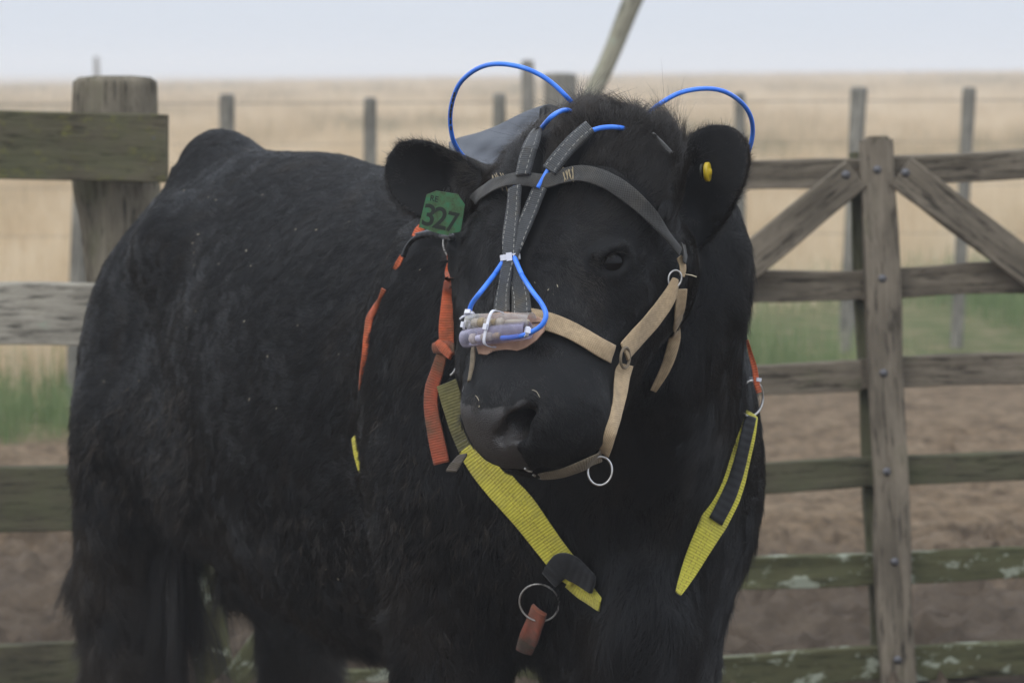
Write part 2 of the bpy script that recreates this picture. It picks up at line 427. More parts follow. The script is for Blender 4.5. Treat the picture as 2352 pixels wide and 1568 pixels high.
M_TAN = webbing("tan_webbing", (0.48, 0.35, 0.21), (0.26, 0.20, 0.12), 0.25, 0.0030, cross=True)
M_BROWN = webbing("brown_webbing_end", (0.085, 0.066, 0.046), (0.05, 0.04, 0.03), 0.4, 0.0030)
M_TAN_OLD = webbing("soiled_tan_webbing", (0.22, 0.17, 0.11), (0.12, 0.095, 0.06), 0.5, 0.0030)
M_BLKWEB = webbing("charcoal_webbing", (0.068, 0.070, 0.072), (0.10, 0.085, 0.06), 0.15, 0.0026, stitches=(-0.0078, 0.0078), thread=(0.30, 0.29, 0.26))
M_BLKBAND = webbing("worn_black_webbing", (0.060, 0.058, 0.055), (0.095, 0.085, 0.07), 0.3, 0.0030, cross=True)
M_ORANGE = webbing("orange_webbing", (0.62, 0.135, 0.055), (0.22, 0.10, 0.055), 0.45, 0.0036, dscale=24)
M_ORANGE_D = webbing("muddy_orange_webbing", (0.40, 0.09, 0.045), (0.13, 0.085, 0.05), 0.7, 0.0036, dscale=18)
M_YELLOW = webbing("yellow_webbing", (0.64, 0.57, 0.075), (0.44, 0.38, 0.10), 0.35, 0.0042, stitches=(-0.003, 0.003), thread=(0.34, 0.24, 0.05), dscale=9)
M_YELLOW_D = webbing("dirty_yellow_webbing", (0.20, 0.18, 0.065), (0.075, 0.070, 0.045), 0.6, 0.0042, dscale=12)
M_VELCRO = webbing("black_hook_patch", (0.018, 0.018, 0.019), (0.05, 0.05, 0.05), 0.1, 0.011, rough=0.7)

def metal(name, col=(0.62, 0.61, 0.60), rough=0.28):
    n = NT(name); oc = n.coord(); z = n.noise(oc, 90, 4)
    r = n.ramp(z, 0, [(0.3, rough), (0.8, rough + 0.3)]); n.l(r, 0, n.b, "Roughness")
    c = n.ramp(z, 0, [(0.35, col), (0.85, (col[0] * .55, col[1] * .5, col[2] * .42))]); n.l(c, 0, n.b, 0)
    n.b.inputs["Metallic"].default_value = 1.0; return n.m
M_STEEL = metal("worn_steel")
M_BOLT = metal("galvanised_bolt", (0.22, 0.22, 0.235), 0.55)

def tube_mat():
    n = NT("blue_tubing"); oc = n.coord(); z = n.noise(oc, 60, 3)
    c = n.ramp(z, 0, [(0.35, (0.04, 0.21, 0.90)), (0.75, (0.07, 0.27, 0.95))]); n.l(c, 0, n.b, 0)
    n.set(Roughness=0.33); n.b.inputs["Coat Weight"].default_value = 0.15
    return n.m
M_BLUE = tube_mat()
M_ZIP = plain("white_nylon", (0.74, 0.74, 0.80), 0.4)
def clear_mat(name, col, alpha_r):
    n = NT(name); n.t.nodes.remove(n.b)
    g = n.n("ShaderNodeBsdfPrincipled"); g.inputs["Base Color"].default_value = (*col, 1); g.inputs["Roughness"].default_value = 0.16
    tr = n.n("ShaderNodeBsdfTransparent"); tr.inputs[0].default_value = (0.93, 0.92, 0.95, 1)
    lw = n.n("ShaderNodeLayerWeight"); lw.inputs[0].default_value = 0.35
    r = n.ramp(lw, 1, [(0.0, alpha_r), (0.5, alpha_r + 0.08), (0.9, 0.6)])
    z = n.noise(n.coord(), 70, 4); r2 = n.ramp(z, 0, [(0.5, 0.0), (0.9, 0.15)])
    ad = nmath(n, 'ADD', (r, 0), (r2, 0), True)
    mx = n.n("ShaderNodeMixShader"); n.l(ad, 0, mx, 0); n.l(tr, 0, mx, 1); n.l(g, 0, mx, 2); n.l(mx, 0, n.o, 0)
    return n.m
M_CLEAR = clear_mat("clear_plastic", (0.80, 0.78, 0.70), 0.07)
M_LILAC = clear_mat("lilac_plastic", (0.74, 0.70, 0.88), 0.08)
M_BRASS = plain("brass_filter", (0.42, 0.30, 0.10), 0.4, 0.3)
M_CREAM = plain("cream_filter", (0.55, 0.48, 0.34), 0.6)
def leather_pad():
    n = NT("pinkish_hide_board"); oc = n.coord(); a = n.noise(oc, 40, 5); b = n.noise(oc, 220, 3)
    c = n.ramp(a, 0, [(0.3, (0.30, 0.17, 0.11)), (0.7, (0.52, 0.33, 0.23))]); n.l(c, 0, n.b, 0); n.set(Roughness=0.8)
    n.l(n.bump(b, 0, 0.4, 0.001), 0, n.b, "Normal"); return n.m
M_PADB = leather_pad()
def bag_mat():
    n = NT("grey_coated_fabric"); oc = n.coord(); a = n.noise(oc, 14, 5); b = n.noise(oc, 300, 2)
    c = n.ramp(a, 0, [(0.3, (0.058, 0.063, 0.074)), (0.75, (0.105, 0.112, 0.128))]); n.l(c, 0, n.b, 0); n.set(Roughness=0.62)
    n.l(n.bump(b, 0, 0.15, 0.001), 0, n.b, "Normal"); return n.m
M_BAG = bag_mat(); M_BAGBLK = plain("black_fabric", (0.018, 0.018, 0.018), 0.7)

def hide_mat():
    n = NT("hide_and_nose"); oc = n.coord("Object", (1, 1, 1)); a = n.noise(oc, 60, 4); a2 = n.noise(oc, 30, 4)
    at = n.n("ShaderNodeAttribute", attribute_name="pad")
    c = n.ramp(a, 0, [(0.3, (0.004, 0.004, 0.0045)), (0.75, (0.008, 0.0075, 0.0075))])
    p = n.ramp(a2, 0, [(0.3, (0.010, 0.008, 0.0075)), (0.7, (0.026, 0.021, 0.019))])
    e = nmath(n, 'ADD', (at, 2), (nmath(n, 'MULTIPLY', (nmath(n, 'SUBTRACT', (a, 0), 0.5), 0), 0.8), 0))
    k = n.ramp(e, 0, [(0.42, 0.0), (0.58, 1.0)])
    n.l(n.mix((k, 0), (c, 0), (p, 0)), 2, n.b, 0)
    r = n.ramp(a2, 0, [(0.3, 0.33), (0.7, 0.46)]); n.l(n.mix((k, 0), (0.75, 0.75, 0.75), (r, 0)), 2, n.b, "Roughness")
    sp = n.mix((k, 0), (0.25, 0.25, 0.25), (0.9, 0.9, 0.9)); n.l(sp, 2, n.b, "Specular IOR Level")
    v = n.n("ShaderNodeTexVoronoi", feature='DISTANCE_TO_EDGE'); v.inputs["Scale"].default_value = 380; n.l(oc, 0, v, 0)
    q = n.ramp(v, 0, [(0.0, 0.0), (0.25, 1.0)]); h = n.mix((k, 0), (a, 0), (q, 0))
    n.l(n.bump(h, 2, 0.5, 0.0015), 0, n.b, "Normal"); return n.m
M_HIDE = hide_mat()
def fur_mat():
    n = NT("black_fur")
    at = n.n("ShaderNodeAttribute", attribute_name="dirt"); tn = n.n("ShaderNodeAttribute", attribute_name="tone")
    hi = n.n("ShaderNodeHairInfo")
    base = n.ramp(tn, 2, [(0.0, (0.0025, 0.0027, 0.0034)), (0.8, (0.007, 0.0068, 0.0075)), (1.0, (0.026, 0.021, 0.018))])
    c = n.mix((at, 2), (base, 0), (0.070, 0.048, 0.028))
    tip = nmath(n, 'MULTIPLY', (hi, 1), 0.25)
    c2 = n.mix((tip, 0), (c, 2), (0.030, 0.024, 0.020))
    n.l(c2, 2, n.b, 0); n.set(Roughness=0.38); n.b.inputs["Specular IOR Level"].default_value = 0.46
    return n.m
M_FUR = fur_mat()
M_EYE = plain("dark_eye", (0.004, 0.003, 0.003), 0.12, 0.0); M_EYE.node_tree.nodes["Principled BSDF"].inputs["Specular IOR Level"].default_value = 0.22
M_LID = plain("eyelid_rim", (0.012, 0.010, 0.010), 0.35)
M_HOOF = plain("dark_hoof", (0.03, 0.025, 0.02), 0.5)
M_STRAW = plain("pale_straw", (0.55, 0.48, 0.34), 0.8)

def wood(name, a, b, moss=0.0, lichen=0.0, dark=0.0, wet=0.0, yellow=0.0):
    n = NT(name)
    oc = n.n("ShaderNodeTexCoord"); info = n.n("ShaderNodeObjectInfo")
    off = n.n("ShaderNodeVectorMath", operation='SCALE'); off.inputs[0].default_value = (7.1, 3.3, 5.7); n.l(info, "Random", off, "Scale")
    ad = n.n("ShaderNodeVectorMath", operation='ADD'); n.t.links.new(oc.outputs["Object"], ad.inputs[0]); n.l(off, 0, ad, 1)
    mp = n.n("ShaderNodeMapping"); mp.inputs["Scale"].default_value = (0.8, 8.5, 8.5); n.l(ad, 0, mp, 0)
    g1 = n.noise(mp, 3.0, 8, 0.7, 0.6); g2 = n.noise(mp, 11.0, 6, 0.7, 0.3)
    mp2 = n.n("ShaderNodeMapping"); mp2.inputs["Scale"].default_value = (1, 1.6, 1.6); n.l(ad, 0, mp2, 0)
    p1 = n.noise(mp2, 5.0, 6, 0.65); p2 = n.noise(mp2, 11, 8, 0.72, 0.4); p3 = n.noise(mp2, 26, 6, 0.75)
    c = n.ramp(g1, 0, [(0.28, a), (0.50, tuple((x + y) / 2 for x, y in zip(a, b))), (0.72, b)])
    cr = n.ramp(g2, 0, [(0.37, 0.18), (0.47, 1.0)])
    c1 = n.mix(0.9, (c, 0), (cr, 0), 'MULTIPLY')
    st = n.ramp(p1, 0, [(0.35, 0.70), (0.65, 1.15)]); c2 = n.mix(1.0, (c1, 2), (st, 0), 'MULTIPLY'); last = (c2, 2)
    def patch(last, src, lo, hi, col, amt):
        m = n.ramp(src, 0, [(lo, 0.0), (hi, amt)]); x = n.mix((m, 0), last, col); return (x, 2)
    if moss: last = patch(last, p1, 0.66 - 0.36 * moss, 0.80 - 0.30 * moss, (0.090, 0.094, 0.048), 0.6)
    if yellow: last = patch(last, p3, 0.70 - 0.2 * yellow, 0.74 - 0.1 * yellow, (0.17, 0.16, 0.05), 0.7)
    if lichen: last = patch(last, p2, 0.74 - 0.22 * lichen, 0.77 - 0.22 * lichen, (0.33, 0.35, 0.27), 0.9)
    n.t.links.new(last[0].outputs[last[1]], n.b.inputs[0])
    n.set(Roughness=0.9); n.b.inputs["Specular IOR Level"].default_value = 0.12
    b1 = n.bump(g2, 0, 0.6, 0.006); b2 = n.bump(p3, 0, 0.35, 0.004, b1); n.l(b2, 0, n.b, "Normal")
    return n.m
# ------------------------------------------------------------------ bull body object
bull = empty("bull", (float(C0[0] * .5 + C1[0] * .5), float(C0[1] * .5 + C1[1] * .5), 0.0))
tag(bull, "shaggy black bull in head harness standing side-on and looking at the camera", "bull")
BULL_LOC = Vector(bull.location)
body = link_mesh("body", np_mesh("body", BV, BQ), M_HIDE, bull)
body.data.materials.append(M_HOOF)
fc = BV[BQ].mean(1)
def pad_margin(q):
    """cm inside (+) or outside (-) the bare nose leather"""
    a, b, c = q[:, 0], q[:, 1], q[:, 2]
    half = np.interp(b, [-5.6, -3.5, -1.0, 0.6, 3.0, 4.5], [4.4, 5.2, 5.7, 6.5, 7.3, 6.6])
    top = 2.9 + 1.0 * (np.abs(a) / 6) ** 2
    return np.minimum.reduce([half - np.abs(a), b + 5.3, top - b, (c + 6.5)])
def pad_mask(q): return pad_margin(q) > 0
FRM = np.array([ML, MU, MN]).T * 100
pm = np.clip(pad_margin((BV - MO) @ FRM) / 1.5 + 0.5 + 0.18 * vnoise(BV * 160, 3), 0, 1)
at_ = body.data.attributes.new("pad", 'FLOAT', 'POINT'); at_.data.foreach_set("value", pm.astype(np.float32))
mi = np.zeros(len(BQ), dtype=np.int32); mi[fc[:, 2] < 0.065] = 1
body.data.polygons.foreach_set("material_index", mi)

BVH = BVHTree.FromPolygons(BV.tolist(), BQ.tolist())
def hit(px, py, beyond=0.0):
    d = ray(px, py); loc, nor, i, dd = BVH.ray_cast(CP + d * beyond, d)
    k = 0
    while loc is not None and np.array(nor) @ d > 0 and k < 6:          # skip faces seen from inside
        loc, nor, i, dd = BVH.ray_cast(np.array(loc) + d * 1e-4, d); k += 1
    return (np.array(loc), np.array(nor)) if loc is not None else (None, None)

# eyes
for c0, n, ax, bx in EYES:
    bm = bmesh.new(); bmesh.ops.create_uvsphere(bm, u_segments=32, v_segments=20, radius=0.0190)
    me = bpy.data.meshes.new("eye"); bm.to_mesh(me); bm.free()
    e = link_mesh("eye", me, M_EYE, bull); e.matrix_parent_inverse = Matrix.Identity(4)
    e.location = Vector(c0 - n * 0.0140) - BULL_LOC

LAST = {}
SKIN_PATHS = []   # (points, half width) of whatever presses the fur down

def catmull(pts, n):
    pts = np.asarray(pts, float); m = len(pts)
    t = np.linspace(0, m - 1, n); out = []
    for x in t:
        i = min(int(x), m - 2); f = x - i
        p0 = pts[max(i - 1, 0)]; p1 = pts[i]; p2 = pts[i + 1]; p3 = pts[min(i + 2, m - 1)]
        out.append(0.5 * ((2 * p1) + (-p0 + p2) * f + (2 * p0 - 5 * p1 + 4 * p2 - p3) * f * f + (-p0 + 3 * p1 - 3 * p2 + p3) * f ** 3))
    return np.array(out)
def smooth_path(a, it):
    a = a.copy()
    for _ in range(it): a[1:-1] = 0.25 * a[:-2] + 0.5 * a[1:-1] + 0.25 * a[2:]
    return a
def unit(v): return v / np.maximum(np.linalg.norm(v, axis=-1, keepdims=True), 1e-9)

def ribbon_mesh(name, C, N, Wd, th, wob=0.0, seed=0):
    """closed strap: centres C, normals N, widths Wd, thickness th; uv in metres"""
    C = np.asarray(C); n = len(C)
    T = unit(np.gradient(C, axis=0)); X = unit(np.cross(T, N)); N = unit(np.cross(X, T))
    L = np.concatenate([[0], np.cumsum(np.linalg.norm(np.diff(C, axis=0), axis=1))])
    prof = [(-1, -.35), (-.985, .35), (-.93, .5), (-.45, .54), (0, .55), (.45, .54), (.93, .5), (.985, .35), (1, -.35), (.93, -.5), (0, -.5), (-.93, -.5)]
    k = len(prof); V = []; U = []
    rw = 1 + wob * vnoise(np.stack([L * 60, np.full(n, seed * 3.1), np.zeros(n)], 1), seed)
    for i in range(n):
        for a, b in prof:
            fold = 0.0012 * math.sin(L[i] * 55 + a * 2.0 + seed) if wob else 0
            V.append(C[i] + X[i] * a * Wd[i] * 0.5 * rw[i] + N[i] * (b * th + fold)); U.append((a * Wd[i] * 0.5, L[i]))
    F_ = []
    for i in range(n - 1):
        for j in range(k):
            F_.append((i * k + j, i * k + (j + 1) % k, (i + 1) * k + (j + 1) % k, (i + 1) * k + j))
    F_.append(tuple(range(k))[::-1]); F_.append(tuple((n - 1) * k + j for j in range(k)))
    me = mesh_from(name, V, F_)
    uvl = me.uv_layers.new(name="uv"); li = np.zeros(len(me.loops), dtype=np.int32); me.loops.foreach_get("vertex_index", li)
    uvl.data.foreach_set("uv", np.array(U, dtype=np.float32)[li].ravel())
    return me

def strap(name, pts, wpx, mat, parent, off=0.007, th=0.0022, n=None, sm=6, D=None, press=True, wob=0.02, ndir=None, nsm=14, face=0.0, beyond=0.0, cling=0.0):
    """strap laid through survey points; points get their depth from the hide below, or from D"""
    pts = [tuple(p) for p in pts]
    n = n or max(14, 7 * len(pts))
    C2 = catmull([p[:2] for p in pts], n)
    wp = np.interp(np.linspace(0, 1, n), np.linspace(0, 1, len(wpx)) if hasattr(wpx, '__len__') else [0, 1], wpx if hasattr(wpx, '__len__') else [wpx, wpx])
    if D is None:
        C = np.full((n, 3), np.nan); N = np.full((n, 3), np.nan)
        for i, (x, y) in enumerate(C2):
            h, nn = hit(x, y, beyond)
            if h is not None: C[i], N[i] = h, nn
        ok = ~np.isnan(C[:, 0]); idx = np.arange(n)
        dist = np.linalg.norm(C - np.array(CP), axis=1)
        if not ok.any(): print('STRAP MISS', name, pts[0]); ok[:] = True; dist[:] = 4.0; N[:] = (0, -1, 0)
        dist = np.interp(idx, idx[ok], dist[ok])
        if cling: dist = np.min(dist[None, :] + cling * np.abs(idx[:, None] - idx[None, :]), axis=1)
        for a in range(3): N[:, a] = np.interp(idx, idx[ok], N[ok, a])
        N = unit(smooth_path(N, nsm))
        N = unit(N * (1 - face) - np.array([ray(x, y) for x, y in C2]) * face)
        d0 = dist.copy(); ds = smooth_path(dist[:, None], sm)[:, 0]; ds = np.minimum(ds, d0 + 0.004)
        C = np.array([np.array(CP) + d * np.array(ray(x, y)) for d, (x, y) in zip(ds - off / np.maximum(0.42, -(N * np.array([ray(x, y) for x, y in C2])).sum(1)), C2)])
    else:
        Ds = np.interp(np.linspace(0, 1, n), np.linspace(0, 1, len(D)), D)
        C = np.array([P(x, y, d) for (x, y), d in zip(C2, Ds)])
        nd = np.array(ndir if ndir is not None else (0, -1, 0), float)
        N = np.tile(nd, (n, 1)) if nd.ndim == 1 else np.array([[np.interp(t, np.linspace(0, 1, len(nd)), nd[:, a]) for a in range(3)] for t in np.linspace(0, 1, n)])
    dep = C[:, 1]
    Wd = wp * dep / FPX
    o = link_mesh(name, ribbon_mesh(name, C, N, Wd, th, wob, hash(name) % 97 if False else len(name) * 7 + int(pts[0][0])), mat, parent)
    if press: SKIN_PATHS.append((C, Wd / 2))
    LAST['C'], LAST['N'] = C, N
    return o

def tube_path(Cs, r, seg=12, bm=None):
    """verts/faces of a tube along Cs"""
    Cs = np.asarray(Cs, float); n = len(Cs); T = unit(np.gradient(Cs, axis=0))
    up = np.array((0.13, 0.31, 0.94)); X = np.cross(T[0], up); X /= np.linalg.norm(X)
    V = []; F_ = []
    rr = r if hasattr(r, '__len__') else [r] * n
    for i in range(n):
        X = X - T[i] * (X @ T[i]); X /= np.linalg.norm(X); Y = np.cross(T[i], X)
        for j in range(seg):
            a = 2 * math.pi * j / seg; V.append(Cs[i] + (X * math.cos(a) + Y * math.sin(a)) * rr[i])
    for i in range(n - 1):
        for j in range(seg): F_.append((i * seg + j, i * seg + (j + 1) % seg, (i + 1) * seg + (j + 1) % seg, (i + 1) * seg + j))
    F_.append(tuple(range(seg))[::-1]); F_.append(tuple((n - 1) * seg + j for j in range(seg)))
    return V, F_
def tubes(name, paths, mat, parent=None, seg=12):
    V, F_ = [], []
    for Cs, r in paths:
        v, f = tube_path(Cs, r, seg); o = len(V); V += v; F_ += [tuple(i + o for i in q) for q in f]
    return link_mesh(name, mesh_from(name, V, F_), mat, parent)
def skin_pts(pts, off, n, sm=4, nmul=None):
    """points following the hide under survey points, lifted by off (list or number)"""
    C2 = catmull(pts, n); offs = np.interp(np.linspace(0, 1, n), np.linspace(0, 1, len(off)), off) if hasattr(off, '__len__') else [off] * n
    dist, last = [], None
    for x, y in C2:
        h, nn = hit(x, y); d = np.linalg.norm(h - np.array(CP)) if h is not None else np.nan; dist.append(d)
    dist = np.array(dist); ok = ~np.isnan(dist)
    if not ok.any(): print('SKIN MISS', pts[0]); ok[:] = True; dist[:] = 4.0
    dist = np.interp(np.arange(n), np.arange(n)[ok], dist[ok])
    dist = smooth_path(dist[:, None], sm)[:, 0]
    return np.array([np.array(CP) + (d - o) * np.array(ray(x, y)) for d, o, (x, y) in zip(dist, offs, C2)])
def space_pts(pts, D, n):
    C2 = catmull(pts, n); Ds = np.interp(np.linspace(0, 1, n), np.linspace(0, 1, len(D)), D)
    return np.array([P(x, y, d) for (x, y), d in zip(C2, Ds)])
def ring(name, c, rx, ry, r, axn, up, mat, parent, a0=0, a1=360):
    """wire ring in the plane with normal axn; a0..a1 in degrees leaves a gap hidden in webbing"""
    axn = unit(np.array(axn, float)); up = np.array(up, float); up = unit(up - axn * (up @ axn)); sx = np.cross(up, axn)
    n = 48; A = np.radians(np.linspace(a0, a1, n))
    C = np.array([np.array(c) + sx * math.cos(t) * rx + up * math.sin(t) * ry for t in A])
    if a1 - a0 >= 360:
        V = []; F_ = []
        for i in range(n - 1):
            t = A[i]; o = sx * math.cos(t) + up * math.sin(t)
            for j in range(10):
                b = 2 * math.pi * j / 10; V.append(C[i] + (o * math.cos(b) + axn * math.sin(b)) * r)
        m = n - 1
        for i in range(m):
            for j in range(10): F_.append((i * 10 + j, i * 10 + (j + 1) % 10, ((i + 1) % m) * 10 + (j + 1) % 10, ((i + 1) % m) * 10 + j))
        return link_mesh(name, mesh_from(name, V, F_), mat, parent)
    return tubes(name, [(C, r)], mat, parent, 10)

# ------------------------------------------------------------------ tan halter
def thing(name, loc, label, cat, group=None):
    e = empty(name, tuple(float(v) for v in loc)); tag(e, label, cat, group); return e
halter = thing("halter", P(1420, 830, 3.6), "tan webbing halter with nose strap and cheek straps on the bull's head", "halter")
strap("noseband", [(1190, 728), (1222, 730), (1262, 740), (1303, 755), (1342, 775), (1380, 798), (1408, 813)], [44, 46, 46, 46, 45, 44], M_TAN, halter, off=0.010, face=0.35)
strap("cheek_strap", [(1552, 640), (1538, 680), (1500, 733), (1462, 777), (1434, 808)], [16, 36, 52, 52, 44], M_TAN, halter, off=0.012, face=0.35)
strap("side_strap", [(1434, 836), (1428, 870), (1422, 915), (1414, 955), (1400, 1000), (1386, 1042)], [46, 42, 38, 34, 31, 29], M_TAN, halter, off=0.012, face=0.6, sm=6, cling=0.0025)
strap("throat_strap", [(1566, 664), (1562, 705), (1556, 745), (1545, 798), (1529, 845), (1500, 898)], [26, 30, 30, 28, 24, 14], M_TAN, halter, off=0.012, face=0.4)
strap("crown_strap", [(1560, 590), (1568, 612), (1566, 634)], [16, 22, 18], M_TAN, halter, off=0.010)
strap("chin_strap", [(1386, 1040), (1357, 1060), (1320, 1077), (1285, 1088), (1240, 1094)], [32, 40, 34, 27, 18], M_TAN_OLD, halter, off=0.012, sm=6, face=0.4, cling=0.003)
strap("strap_end", [(1064, 1044), (1048, 1064), (1036, 1082)], [20, 24, 26], M_BROWN, halter, D=[3.60, 3.58, 3.57], ndir=(-0.3, -0.9, 0.25), wob=0)
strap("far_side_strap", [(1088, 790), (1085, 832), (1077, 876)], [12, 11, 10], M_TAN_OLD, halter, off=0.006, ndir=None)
c_, n_ = hit(1419, 820)
ring("cheek_ring", c_ + n_ * 0.010, 0.0120, 0.0125, 0.0018, n_, (0, 0, 1), M_TAN_OLD, halter)
ring("square_ring", P(1378, 1081, 3.520), 0.0150, 0.0172, 0.0014, (0.25, -0.95, 0.15), (0.25, 0, 1), M_STEEL, halter)
c_, n_ = hit(1550, 640)
ring("upper_ring", c_ - ray(1550, 640) * 0.014, 0.0085, 0.0105, 0.0013, -ray(1550, 640) + n_ * .6, (0.3, 0, 1), M_STEEL, halter)
for q in ((1225, 1090, 1244, 1098), (1206, 1076, 1222, 1082)):
    tubes("buckle", [(skin_pts([q[:2], ((q[0] + q[2]) / 2, (q[1] + q[3]) / 2 + 2), q[2:]], 0.008, 6, 0), 0.0016)], M_STEEL, halter)

# ------------------------------------------------------------------ black head harness that carries the tubes
hh = thing("head_harness", P(1230, 420, 3.5), "black webbing head harness crossing on the bull's forehead", "harness")
strap("brow_band", [(1086, 462), (1104, 443), (1135, 424), (1180, 411), (1215, 412), (1250, 416), (1290, 405), (1336, 398), (1389, 412), (1439, 443), (1490, 489), (1534, 542), (1562, 578)],
      [24, 32, 34, 34, 34, 34, 36, 40, 42, 40, 34, 26, 22], M_BLKBAND, hh, off=0.016, sm=10)
strap("sleeve_strap", [(1233, 296), (1222, 325), (1210, 362), (1200, 402)], [44, 46, 46, 44], M_BLKWEB, hh, off=0.019, th=0.005)
strap("sleeve_strap", [(1356, 290), (1322, 320), (1288, 358), (1262, 392)], [44, 50, 48, 42], M_BLKWEB, hh, off=0.018, th=0.005)
strap("face_strap", [(1182, 430), (1178, 483), (1171, 541), (1168, 590), (1161, 636), (1154, 681), (1152, 722)], [42, 44, 38, 28, 36, 42, 44], M_BLKWEB, hh, off=0.016, th=0.004)
strap("face_strap", [(1240, 430), (1219, 483), (1195, 541), (1180, 590), (1188, 640), (1196, 681), (1198, 722)], [42, 42, 34, 24, 36, 44, 48], M_BLKWEB, hh, off=0.013, th=0.004)
strap("crown_strap", [(1500, 306), (1520, 328), (1542, 352)], [14, 18, 12], M_BLKBAND, hh, off=0.02)
strap("crown_strap", [(1568, 560), (1573, 584), (1572, 604)], [22, 24, 18], M_BLKBAND, hh, off=0.014)
def thread_patch(parent, px, py, w, h, rot, seed):
    r = random.Random(seed); paths = []
    for k in range(9):
        x = px + (k / 8 - .5) * w; a = math.radians(rot + r.uniform(-14, 14)); hh_ = h * r.uniform(.35, .6)
        p = [(x - math.sin(a) * hh_ * .9, py - hh_), (x + r.uniform(-3, 3), py), (x + math.sin(a) * hh_, py + hh_ * r.uniform(.6, 1.1))]
        paths.append((skin_pts(p, 0.0205, 6, 0), 0.0006))
    tubes("stitching", paths, plain("hemp_thread", (0.30, 0.24, 0.15), 0.9), parent, 6)
thread_patch(hh, 1147, 418, 26, 36, 20, 3); thread_patch(hh, 1305, 401, 22, 30, 8, 5)
# white ties
def tie_band(name, c, nrm, along, half, depth, parent=None, w=0.0045):
    """flat white strap round something: rounded loop in the plane spanned by 'along' and nrm"""
    nrm = unit(np.array(nrm, float)); along = np.array(along, float); along = unit(along - nrm * (along @ nrm)); ax = np.cross(nrm, along)
    n = 40; V = []; F_ = []
    for i in range(n):
        t = 2 * math.pi * i / n; ct, st = math.cos(t), math.sin(t)
        e = 0.5; x = math.copysign(abs(ct) ** e, ct) * half; y = math.copysign(abs(st) ** e, st) * depth
        for dr, da in ((0, -w / 2), (0.0012, -w / 2), (0.0012, w / 2), (0, w / 2)):
            s = 1 + dr / max(half, 1e-4); V.append(np.array(c) + along * x * s + nrm * (y * (1 + dr / depth)) + ax * da)
    for i in range(n):
        for j in range(4): F_.append((i * 4 + j, i * 4 + (j + 1) % 4, ((i + 1) % n) * 4 + (j + 1) % 4, ((i + 1) % n) * 4 + j))
    o = len(V); h = 0.0035
    cc = np.array(c) + nrm * (depth + 0.001)
    for a in (-h, h):
        for b in (-0.0005, 0.0035):
            for d in (-w * .72, w * .72): V.append(cc + along * a + nrm * b + ax * d)
    F_ += [tuple(o + i for i in f) for f in ((0, 1, 3, 2), (4, 6, 7, 5), (0, 4, 5, 1), (2, 3, 7, 6), (0, 2, 6, 4), (1, 5, 7, 3))]
    return link_mesh(name, mesh_from(name, V, F_), M_ZIP, parent, smooth=False)
c_, n_ = hit(1172, 591)
zt = tie_band("cable_tie", c_ - ray(1172, 591) * 0.016, -ray(1172, 591) * 0.8 + n_ * 0.2, (0.98, -0.1, 0.12), 0.0112, 0.0075, w=0.0070)
tag(zt, "white cable tie gathering both face straps above the nose", "cable tie", "white cable ties")

# ------------------------------------------------------------------ sampling canisters on the nose
cn, nn = hit(1160, 760)
nn = unit(unit(HN * 0.9 + HF * 0.1) * 1.0)
tube_rx = HL * 1.0
base_ = thing("nose_pad_board", cn, "pinkish brown shaped backing board under two clear tubes on the nose", "backing board")
def lay(px, py, lift):
    """point at lift metres over the plane through the nose bridge"""
    d = np.array(ray(px, py)); o = cn + nn * lift; t = ((o - np.array(CP)) @ nn) / (d @ nn); return np.array(CP) + t * d
poly = [(1093, 792), (1099, 813), (1119, 817), (1142, 818), (1176, 811), (1209, 799), (1234, 781), (1250, 762), (1257, 741), (1246, 731), (1222, 722), (1160, 716), (1100, 722)]
V, F_ = [], []
k = len(poly)
cxy = np.mean(poly, 0)
for lift, sc in ((0.004, .97), (0.006, 1.0), (0.0125, 1.0), (0.0145, .96)):
    for p in poly:
        q = cxy + (np.array(p) - cxy) * sc; V.append(lay(q[0], q[1], lift))
for l in range(3):
    for j in range(k): F_.append((l * k + j, l * k + (j + 1) % k, (l + 1) * k + (j + 1) % k, (l + 1) * k + j))
F_ += [tuple(range(k))[::-1], tuple(3 * k + j for j in range(k))]
link_mesh("board", mesh_from("board", V, F_), M_PADB, base_, smooth=False)
tubes("seam_thread", [([lay(1222, 741, .016), lay(1238, 740, .016), lay(1247, 743, .0155)], .0007)], plain("dark_thread", (.03, .02, .02), .8), base_, 6)

def canister(name, a, b, r, label, mat, fills):
    root = thing(name, (np.array(a) + np.array(b)) / 2, label, "plastic tube", "clear sampling tubes on the nose")
    a, b = np.array(a), np.array(b); ax = unit(b - a); L = np.linalg.norm(b - a)
    up = unit(np.array((0, 0.0, 1.0)) - ax * ax[2]); sx = np.cross(ax, up); seg = 40
    V, F_ = [], []
    for rr, s in ((r, 0), (r, .33), (r, .66), (r, 1), (r * .84, 1), (r * .84, .66), (r * .84, .33), (r * .84, 0)):
        for j in range(seg):
            t = 2 * math.pi * j / seg; V.append(a + ax * L * s + (sx * math.cos(t) + up * math.sin(t)) * rr)
    for l in range(8):
        for j in range(seg): F_.append((l * seg + j, l * seg + (j + 1) % seg, ((l + 1) % 8) * seg + (j + 1) % seg, ((l + 1) % 8) * seg + j))
    link_mesh("tube", mesh_from("tube", V, F_), mat, root)
    for s0, s1, rf, m in fills:
        n = 5; C = [a + ax * L * (s0 + (s1 - s0) * i / (n - 1)) - up * r * 0.12 for i in range(n)]
        tubes("filter", [(C, [r * rf * .8, r * rf, r * rf, r * rf, r * rf * .8])], m, root, 24)
    return root, ax, up, sx
s_ = 1.0
A1, A2 = lay(1078, 739, 0.0235), lay(1221, 736, 0.0235)
B1, B2 = lay(1068, 778, 0.0265), lay(1212, 758, 0.0265)
